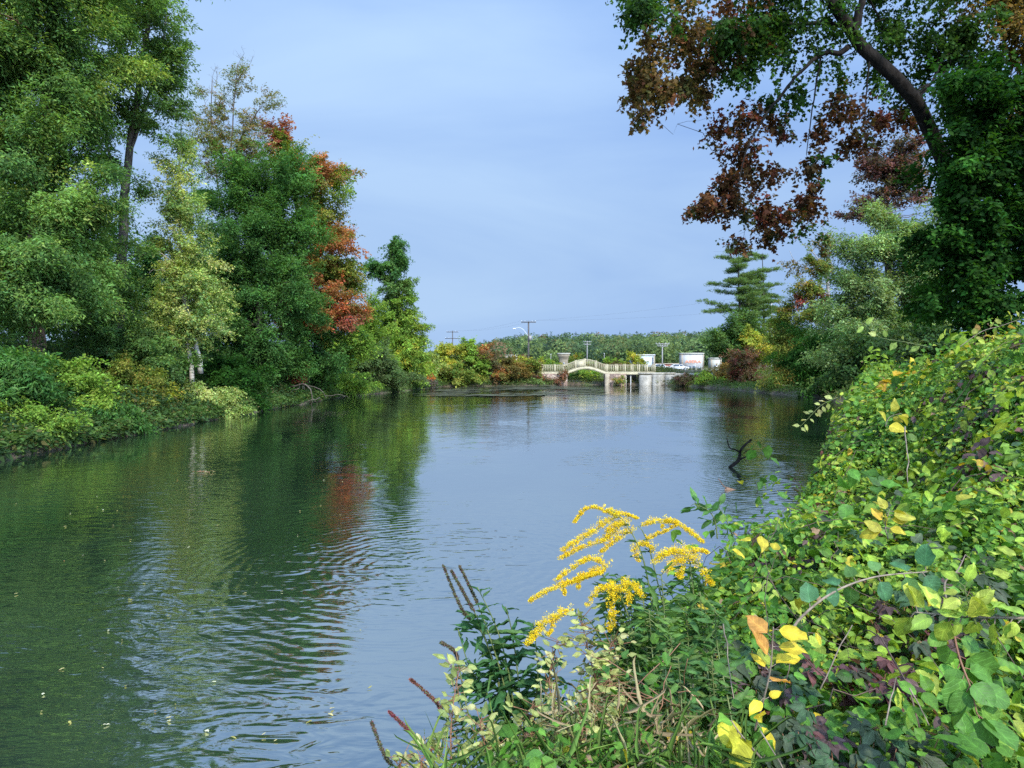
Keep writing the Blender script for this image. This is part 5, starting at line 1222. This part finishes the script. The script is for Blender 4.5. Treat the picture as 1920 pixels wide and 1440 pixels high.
goldenrod('goldenrod with a thin plume pointing far left over the water', [(1208, 1410, -.2), (1188, 1280, 0), (1165, 1150, 0), (1130, 1075, 0)], [
    ([(1125, 1074), (1077, 1092), (1040, 1104), (993, 1128)], .017), ([(1062, 1096), (1058, 1106), (1059, 1116)], .012), ([(1135, 1062), (1107, 1050), (1077, 1064), (1044, 1088)], .016), ([(1110, 1080), (1085, 1085), (1085, 1104)], .016)], 2.68)
goldenrod('lowest goldenrod with a single plume drooping to the lower left', [(1190, 1400, -.2), (1150, 1260, 0), (1110, 1170, 0), (1072, 1150, 0)], [
    ([(1068, 1150), (1032, 1163), (987, 1210)], .020), ([(1050, 1156), (1036, 1172), (1030, 1190)], .014)], 2.6)

# more goldenrod-like leafy stems without flowers fill the clump under the plumes
for i in range(16):
    px = 1145 + 13.5 * i + R.uniform(-8, 8); py = R.uniform(1050, 1230) + .15 * abs(px - 1240); dx = R.uniform(5, 30); D = 2.75 - .0018 * (py - 1050) + R.uniform(-.1, .1)
    vine_shoot('flowerless_goldenrod', 'leafy flowerless goldenrod stem standing below the yellow plumes', [(px + dx * 2, min(py + 360, 1500), D - .35), (px + dx, py + 190, D - .15), (px + 6, py + 80, D), (px, py, D)], 64, .075, [(.055, .125, .03, 4), (.08, .155, .03, 2), (.11, .18, .04, 1)], 'lance', 'green_stem', .0045, .24, .35, 'flowerless goldenrod stems', 'goldenrod', 1.0, .3)

# purple loosestrife gone to seed ---------------------------------
SEED = [(.11, .075, .05, 3), (.13, .08, .055, 2), (.08, .10, .045, 3), (.16, .06, .08, .5)]
def loosestrife(label, stems, D, pal=SEED, nleaf=50, size=.1, w=.0058):
    g = P(*stems[0][0][0], D)
    o = thing('loosestrife', label, 'loosestrife', g, 'loosestrife plants at the near water edge')
    mb = MB(); lf = [[], [], [], []]
    for pts, spike in stems:
        path = smooth_path([P(x, y, D) + R.normal(0, [0, .03, 0]) for x, y in pts], 22)
        mb.tube(path, np.linspace(.004, .0018, 22), 6)
        if spike:
            k0 = int(22 * (1 - spike)); m = int(1500 * spike * np.linalg.norm(path[-1] - path[0]) / .3)
            t = R.random(m); f = k0 + t * (21 - k0); k = np.minimum(f.astype(int), 20); c = path[k] + (path[k + 1] - path[k]) * (f - k)[:, None]
            tan = unit(path[k + 1] - path[k]); off = rnd_unit(m) * w * (1.1 - .7 * t)[:, None]
            s = R.uniform(.004, .009, m)
            leaf_mesh('flower_spike', c + off * .6, unit(off) + .5 * tan, tan + rnd_unit(m), s, s * .6, np.clip(pick(pal, m) * np.exp(R.normal(0, .2, m))[:, None], .004, .6), 'kite', 'floret', o, g)
        n = nleaf; t = R.uniform(.12, 1 - spike * .9, n); k = np.minimum((t * 21).astype(int), 20); p = path[k]; tan = unit(path[k + 1] - path[k])
        az = np.arange(n) * 1.75 + R.uniform(0, .5, n); hv = np.column_stack([np.cos(az), np.sin(az), np.zeros(n)])
        lf[0].append(p); lf[1].append(hv + .5 * tan - .55 * UP * (1.1 - t)[:, None] + .2 * R.normal(size=(n, 3))); lf[2].append(UP + .4 * tan + .4 * R.normal(size=(n, 3))); lf[3].append(size * (1.25 - .7 * t) * R.uniform(.75, 1.2, n))
    mb.build('stems', 'green_stem', o, g, True)
    s = np.concatenate(lf[3]); n = len(s)
    leaf_mesh('leaves', np.concatenate(lf[0]), np.concatenate(lf[1]), np.concatenate(lf[2]), s, s * .2, np.clip(pick([(.04, .11, .035, 4), (.055, .13, .04, 3), (.08, .15, .04, 1)], n) * np.exp(R.normal(0, .14, n))[:, None], .004, .5), 'lance', 'gloss_leaf', o, g, True)
loosestrife('tall dark green loosestrife with three seed spikes standing out over the water', [
    ([(958, 1420), (938, 1300), (905, 1200), (868, 1140), (831, 1061)], .3), ([(962, 1420), (935, 1280), (902, 1175), (878, 1122), (848, 1064)], .27), ([(968, 1420), (945, 1280), (910, 1165), (884, 1118), (861, 1062)], .27),
    ([(965, 1420), (960, 1300), (935, 1190), (895, 1100)], 0), ([(975, 1420), (975, 1310), (962, 1200), (948, 1130)], 0), ([(950, 1420), (915, 1320), (880, 1250), (858, 1180)], 0), ([(985, 1420), (1000, 1330), (1008, 1260), (1000, 1165)], 0), ([(990, 1420), (1010, 1340), (1030, 1280), (1042, 1225)], 0)], 2.75, nleaf=34, size=.135, w=.0046)
loosestrife('loosestrife with a pinkish spike, just left of the tall dark one', [([(900, 1430), (880, 1330), (862, 1250), (853, 1222), (831, 1189)], .3), ([(890, 1430), (870, 1350), (856, 1290)], 0)], 2.6, nleaf=26, size=.07)
loosestrife('loosestrife with a red-brown spike leaning left above the water', [([(880, 1450), (850, 1370), (818, 1322), (769, 1276)], .42)], 2.5, [(.20, .07, .05, 3), (.15, .06, .045, 2)], nleaf=20, size=.07)
loosestrife('loosestrife with a crimson spike low at the bottom, second from the left', [([(850, 1470), (810, 1430), (770, 1391), (728, 1340)], .5)], 2.4, [(.24, .06, .07, 3), (.17, .06, .05, 2)], nleaf=16, size=.06)
loosestrife('leftmost loosestrife with a short brown spike at the bottom edge', [([(830, 1480), (780, 1450), (735, 1411), (695, 1357)], .45)], 2.35, nleaf=16, size=.06)

# yellowing small-leaved plants at the water edge
for lab, pts, n, sz in [
    ('pale yellow leafy shrub hanging left of the goldenrod stems', [(1150, 1420, 2.4), (1130, 1320, 2.5), (1105, 1230, 2.6), (1090, 1160, 2.6)], 60, .045),
    ('pale shoot with cream leaves below the lowest goldenrod plume', [(1165, 1430, 2.35), (1150, 1330, 2.45), (1140, 1250, 2.5), (1150, 1200, 2.5)], 60, .045),
    ('thin yellow shoot between the loosestrife and the pale shrub', [(1060, 1440, 2.4), (1045, 1350, 2.5), (1030, 1280, 2.55), (1045, 1200, 2.6)], 34, .04),
    ('yellow-leaved shoot at the bottom centre of the water edge', [(1000, 1470, 2.2), (985, 1410, 2.25), (990, 1360, 2.3), (1000, 1320, 2.3)], 30, .045),
    ('yellow shoot with reddish stem under the left loosestrife', [(850, 1470, 2.3), (845, 1390, 2.35), (850, 1320, 2.4), (862, 1250, 2.45)], 26, .05),
    ('low pale shoot in the bottom left of the plants', [(800, 1480, 2.3), (790, 1430, 2.3), (815, 1400, 2.35)], 22, .045),
    ('pale shoot beside the leftmost seed spikes', [(770, 1480, 2.3), (750, 1440, 2.3), (760, 1415, 2.3)], 18, .04),
    ('yellow-green shoot in front of the tall loosestrife', [(930, 1480, 2.1), (925, 1430, 2.15), (905, 1385, 2.2), (900, 1350, 2.2)], 26, .05),
    ('cream-leaved shoot close to the dry stems', [(1100, 1470, 2.1), (1090, 1410, 2.15), (1095, 1350, 2.2), (1110, 1300, 2.25)], 40, .045)]:
    vine_shoot('yellowing_shoot', lab, pts, int(n * 2.2), sz * .85, PALE, 'ovate', 'red_stem', .0035, .55, .1, 'yellowing shoots at the water edge', 'shoot', 1.2, .5, .1, .06)

# dry stems and grass blades
def blades(name, label, n, x0, x1, y0, y1, D, L, pal, w, kindtag='stuff', lean=.5):
    px = R.uniform(x0, x1, n); py = R.uniform(y0, y1, n)
    p = np.array([P(a, b, D + R.uniform(-.3, .3)) for a, b in zip(px, py)])
    d = rnd_unit(n) * lean + [0, 0, .8]; ll = L * R.uniform(.5, 1.3, n)
    leaf_mesh_o = leaf_mesh(name, p, d, rnd_unit(n), ll, np.full(n, w), np.clip(pick(pal, n) * np.exp(R.normal(0, .2, n))[:, None], .004, .7), 'lance', 'floret')
    tag(leaf_mesh_o, label, None, None, kindtag)
blades('dry_grass', 'dry straw and dead stems at the foot of the goldenrod', 480, 1010, 1330, 1330, 1520, 2.3, .13, [(.36, .29, .15, 3), (.28, .20, .10, 3), (.20, .20, .07, 2)], .0022, lean=1.3)
blades('grass_blades', 'thin green grass growing between the near vines', 520, 800, 1420, 1400, 1560, 2.15, .15, [(.09, .16, .03, 3), (.13, .19, .04, 2)], .003, lean=.9)
tg = thing('dead_twigs', 'bare reddish twigs tangled at the bottom of the near bank, under the goldenrod', 'twigs', P(1180, 1420, 2.3))
mb = MB()
for i in range(24):
    a = P(R.uniform(1040, 1320), R.uniform(1280, 1450), 2.3 + R.uniform(-.2, .2)); d = rnd_unit(1)[0] * [1, .5, .7]
    mb.tube(limb_path(a, a + d * R.uniform(.15, .4), 6, .05, .03), np.linspace(.0024, .0012, 6), 4)
mb.build('twigs', 'red_stem', tg, tg.location, True)
# thin straw stalks leaning over the creeper
for a, b, lab in [((1538, 1292, 2.1), (1598, 1172, 2.2), 'thin straw stalk leaning right over the dark creeper patch'), ((1505, 1440, 1.8), (1562, 1495, 1.8), 'thin straw stalk at the bottom edge below the creeper patch'), ((1356, 1170, 2.5), (1376, 1310, 2.2), 'long upright straw stalk right of the goldenrod leaves'),
                  ((1425, 1370, 1.95), (1470, 1445, 1.85), 'pale straw stalk under the shoot with curling yellow leaves'), ((1705, 1290, 1.95), (1742, 1360, 1.9), 'thin straw stalk left of the hanging reddish stem'), ((1660, 1360, 1.9), (1680, 1270, 2.0), 'short straw stalk right of the dark creeper patch'), ((1697, 800, 5.0), (1702, 905, 4.6), 'long pale stalk standing in the middle of the mound')]:
    mb = MB(); o0 = P(*a); mb.tube(limb_path(o0, P(*b), 7, .03, .01), np.linspace(.0024, .0015, 7) * max(1, a[2] / 2.4), 5); tag(mb.build('dry_stalk', 'twig', None, o0, True), lab, 'stalk', 'dry stalks among the vines')

# ------------------------------------------------------------------ sky, sun
HAZE = .00018
SUN_AZ = math.radians(22); SUN_EL = math.radians(40)     # behind the camera, slightly to the right
to_sun = np.array([math.sin(SUN_AZ) * math.cos(SUN_EL), -math.cos(SUN_AZ) * math.cos(SUN_EL), math.sin(SUN_EL)])
sl = bpy.data.lights.new('sun', 'SUN'); sl.energy = 2.6; sl.angle = math.radians(1.5); sl.color = (1, .95, .86)
so = bpy.data.objects.new('sun', sl); COL.objects.link(so)
from mathutils import Vector
so.rotation_euler = Vector(tuple(to_sun)).to_track_quat('Z', 'Y').to_euler()
w = bpy.data.worlds.new('World'); scene.world = w; w.use_nodes = True
nt = w.node_tree; nt.nodes.clear()
out = nt.nodes.new('ShaderNodeOutputWorld')
sk = N(nt, 'ShaderNodeTexSky'); sk.sky_type = 'NISHITA'; sk.sun_disc = False; sk.sun_elevation = SUN_EL; sk.sun_rotation = math.pi - SUN_AZ; sk.air_density = 1.0; sk.dust_density = 1.5
b1 = N(nt, 'ShaderNodeBackground'); b1.inputs['Strength'].default_value = .05; nt.links.new(sk.outputs[0], b1.inputs['Color'])
tc = N(nt, 'ShaderNodeTexCoord'); mp = N(nt, 'ShaderNodeMapping'); mp.inputs['Scale'].default_value = (.8, 1.0, 3.6); mp.inputs['Rotation'].default_value = (.1, .75, .2)
nt.links.new(tc.outputs['Generated'], mp.inputs[0])
no = N(nt, 'ShaderNodeTexNoise'); no.inputs['Scale'].default_value = 1.5; no.inputs['Detail'].default_value = 6; no.inputs['Roughness'].default_value = .5; no.inputs['Distortion'].default_value = .6
nt.links.new(mp.outputs[0], no.inputs['Vector'])
cr = N(nt, 'ShaderNodeValToRGB'); cr.color_ramp.elements[0].position = .36; cr.color_ramp.elements[0].color = (.145, .234, .415, 1); cr.color_ramp.elements[1].position = .68; cr.color_ramp.elements[1].color = (.222, .318, .462, 1)
nt.links.new(no.outputs['Fac'], cr.inputs['Fac'])
b2 = N(nt, 'ShaderNodeBackground'); nt.links.new(cr.outputs[0], b2.inputs['Color'])
dp = N(nt, 'ShaderNodeVectorMath', operation='DOT_PRODUCT'); dp.inputs[1].default_value = tuple(to_sun); nt.links.new(tc.outputs['Generated'], dp.inputs[0])
gl = N(nt, 'ShaderNodeMapRange', interpolation_type='SMOOTHSTEP'); gl.inputs['From Min'].default_value = .05; gl.inputs['From Max'].default_value = 1.0; gl.inputs['To Min'].default_value = 1.0; gl.inputs['To Max'].default_value = 5.0  # extra sky glow round the unseen sun, added as soft front fill
nt.links.new(dp.outputs['Value'], gl.inputs['Value'])
sz = N(nt, 'ShaderNodeSeparateXYZ'); nt.links.new(tc.outputs['Generated'], sz.inputs[0])
gz = N(nt, 'ShaderNodeMapRange', interpolation_type='SMOOTHSTEP'); gz.inputs['From Min'].default_value = .10; gz.inputs['From Max'].default_value = .46; gz.inputs['To Min'].default_value = .88; gz.inputs['To Max'].default_value = 1.02
nt.links.new(sz.outputs['Z'], gz.inputs['Value'])
gm = N(nt, 'ShaderNodeMath', operation='MULTIPLY'); nt.links.new(gl.outputs[0], gm.inputs[0]); nt.links.new(gz.outputs[0], gm.inputs[1]); nt.links.new(gm.outputs[0], b2.inputs['Strength'])
mx = N(nt, 'ShaderNodeMixShader'); mx.inputs['Fac'].default_value = .96
nt.links.new(b1.outputs[0], mx.inputs[1]); nt.links.new(b2.outputs[0], mx.inputs[2]); nt.links.new(mx.outputs[0], out.inputs['Surface'])

scene.view_settings.view_transform = 'Standard'; scene.view_settings.look = 'None'; scene.view_settings.exposure = 1.2; scene.view_settings.gamma = 1.0
c = scene.cycles
c.max_bounces = 7; c.diffuse_bounces = 3; c.glossy_bounces = 3; c.transmission_bounces = 4; c.transparent_max_bounces = 4
c.use_denoising = False; c.sample_clamp_indirect = 2.5
try: c.denoiser = 'OPENIMAGEDENOISE'
except Exception: pass
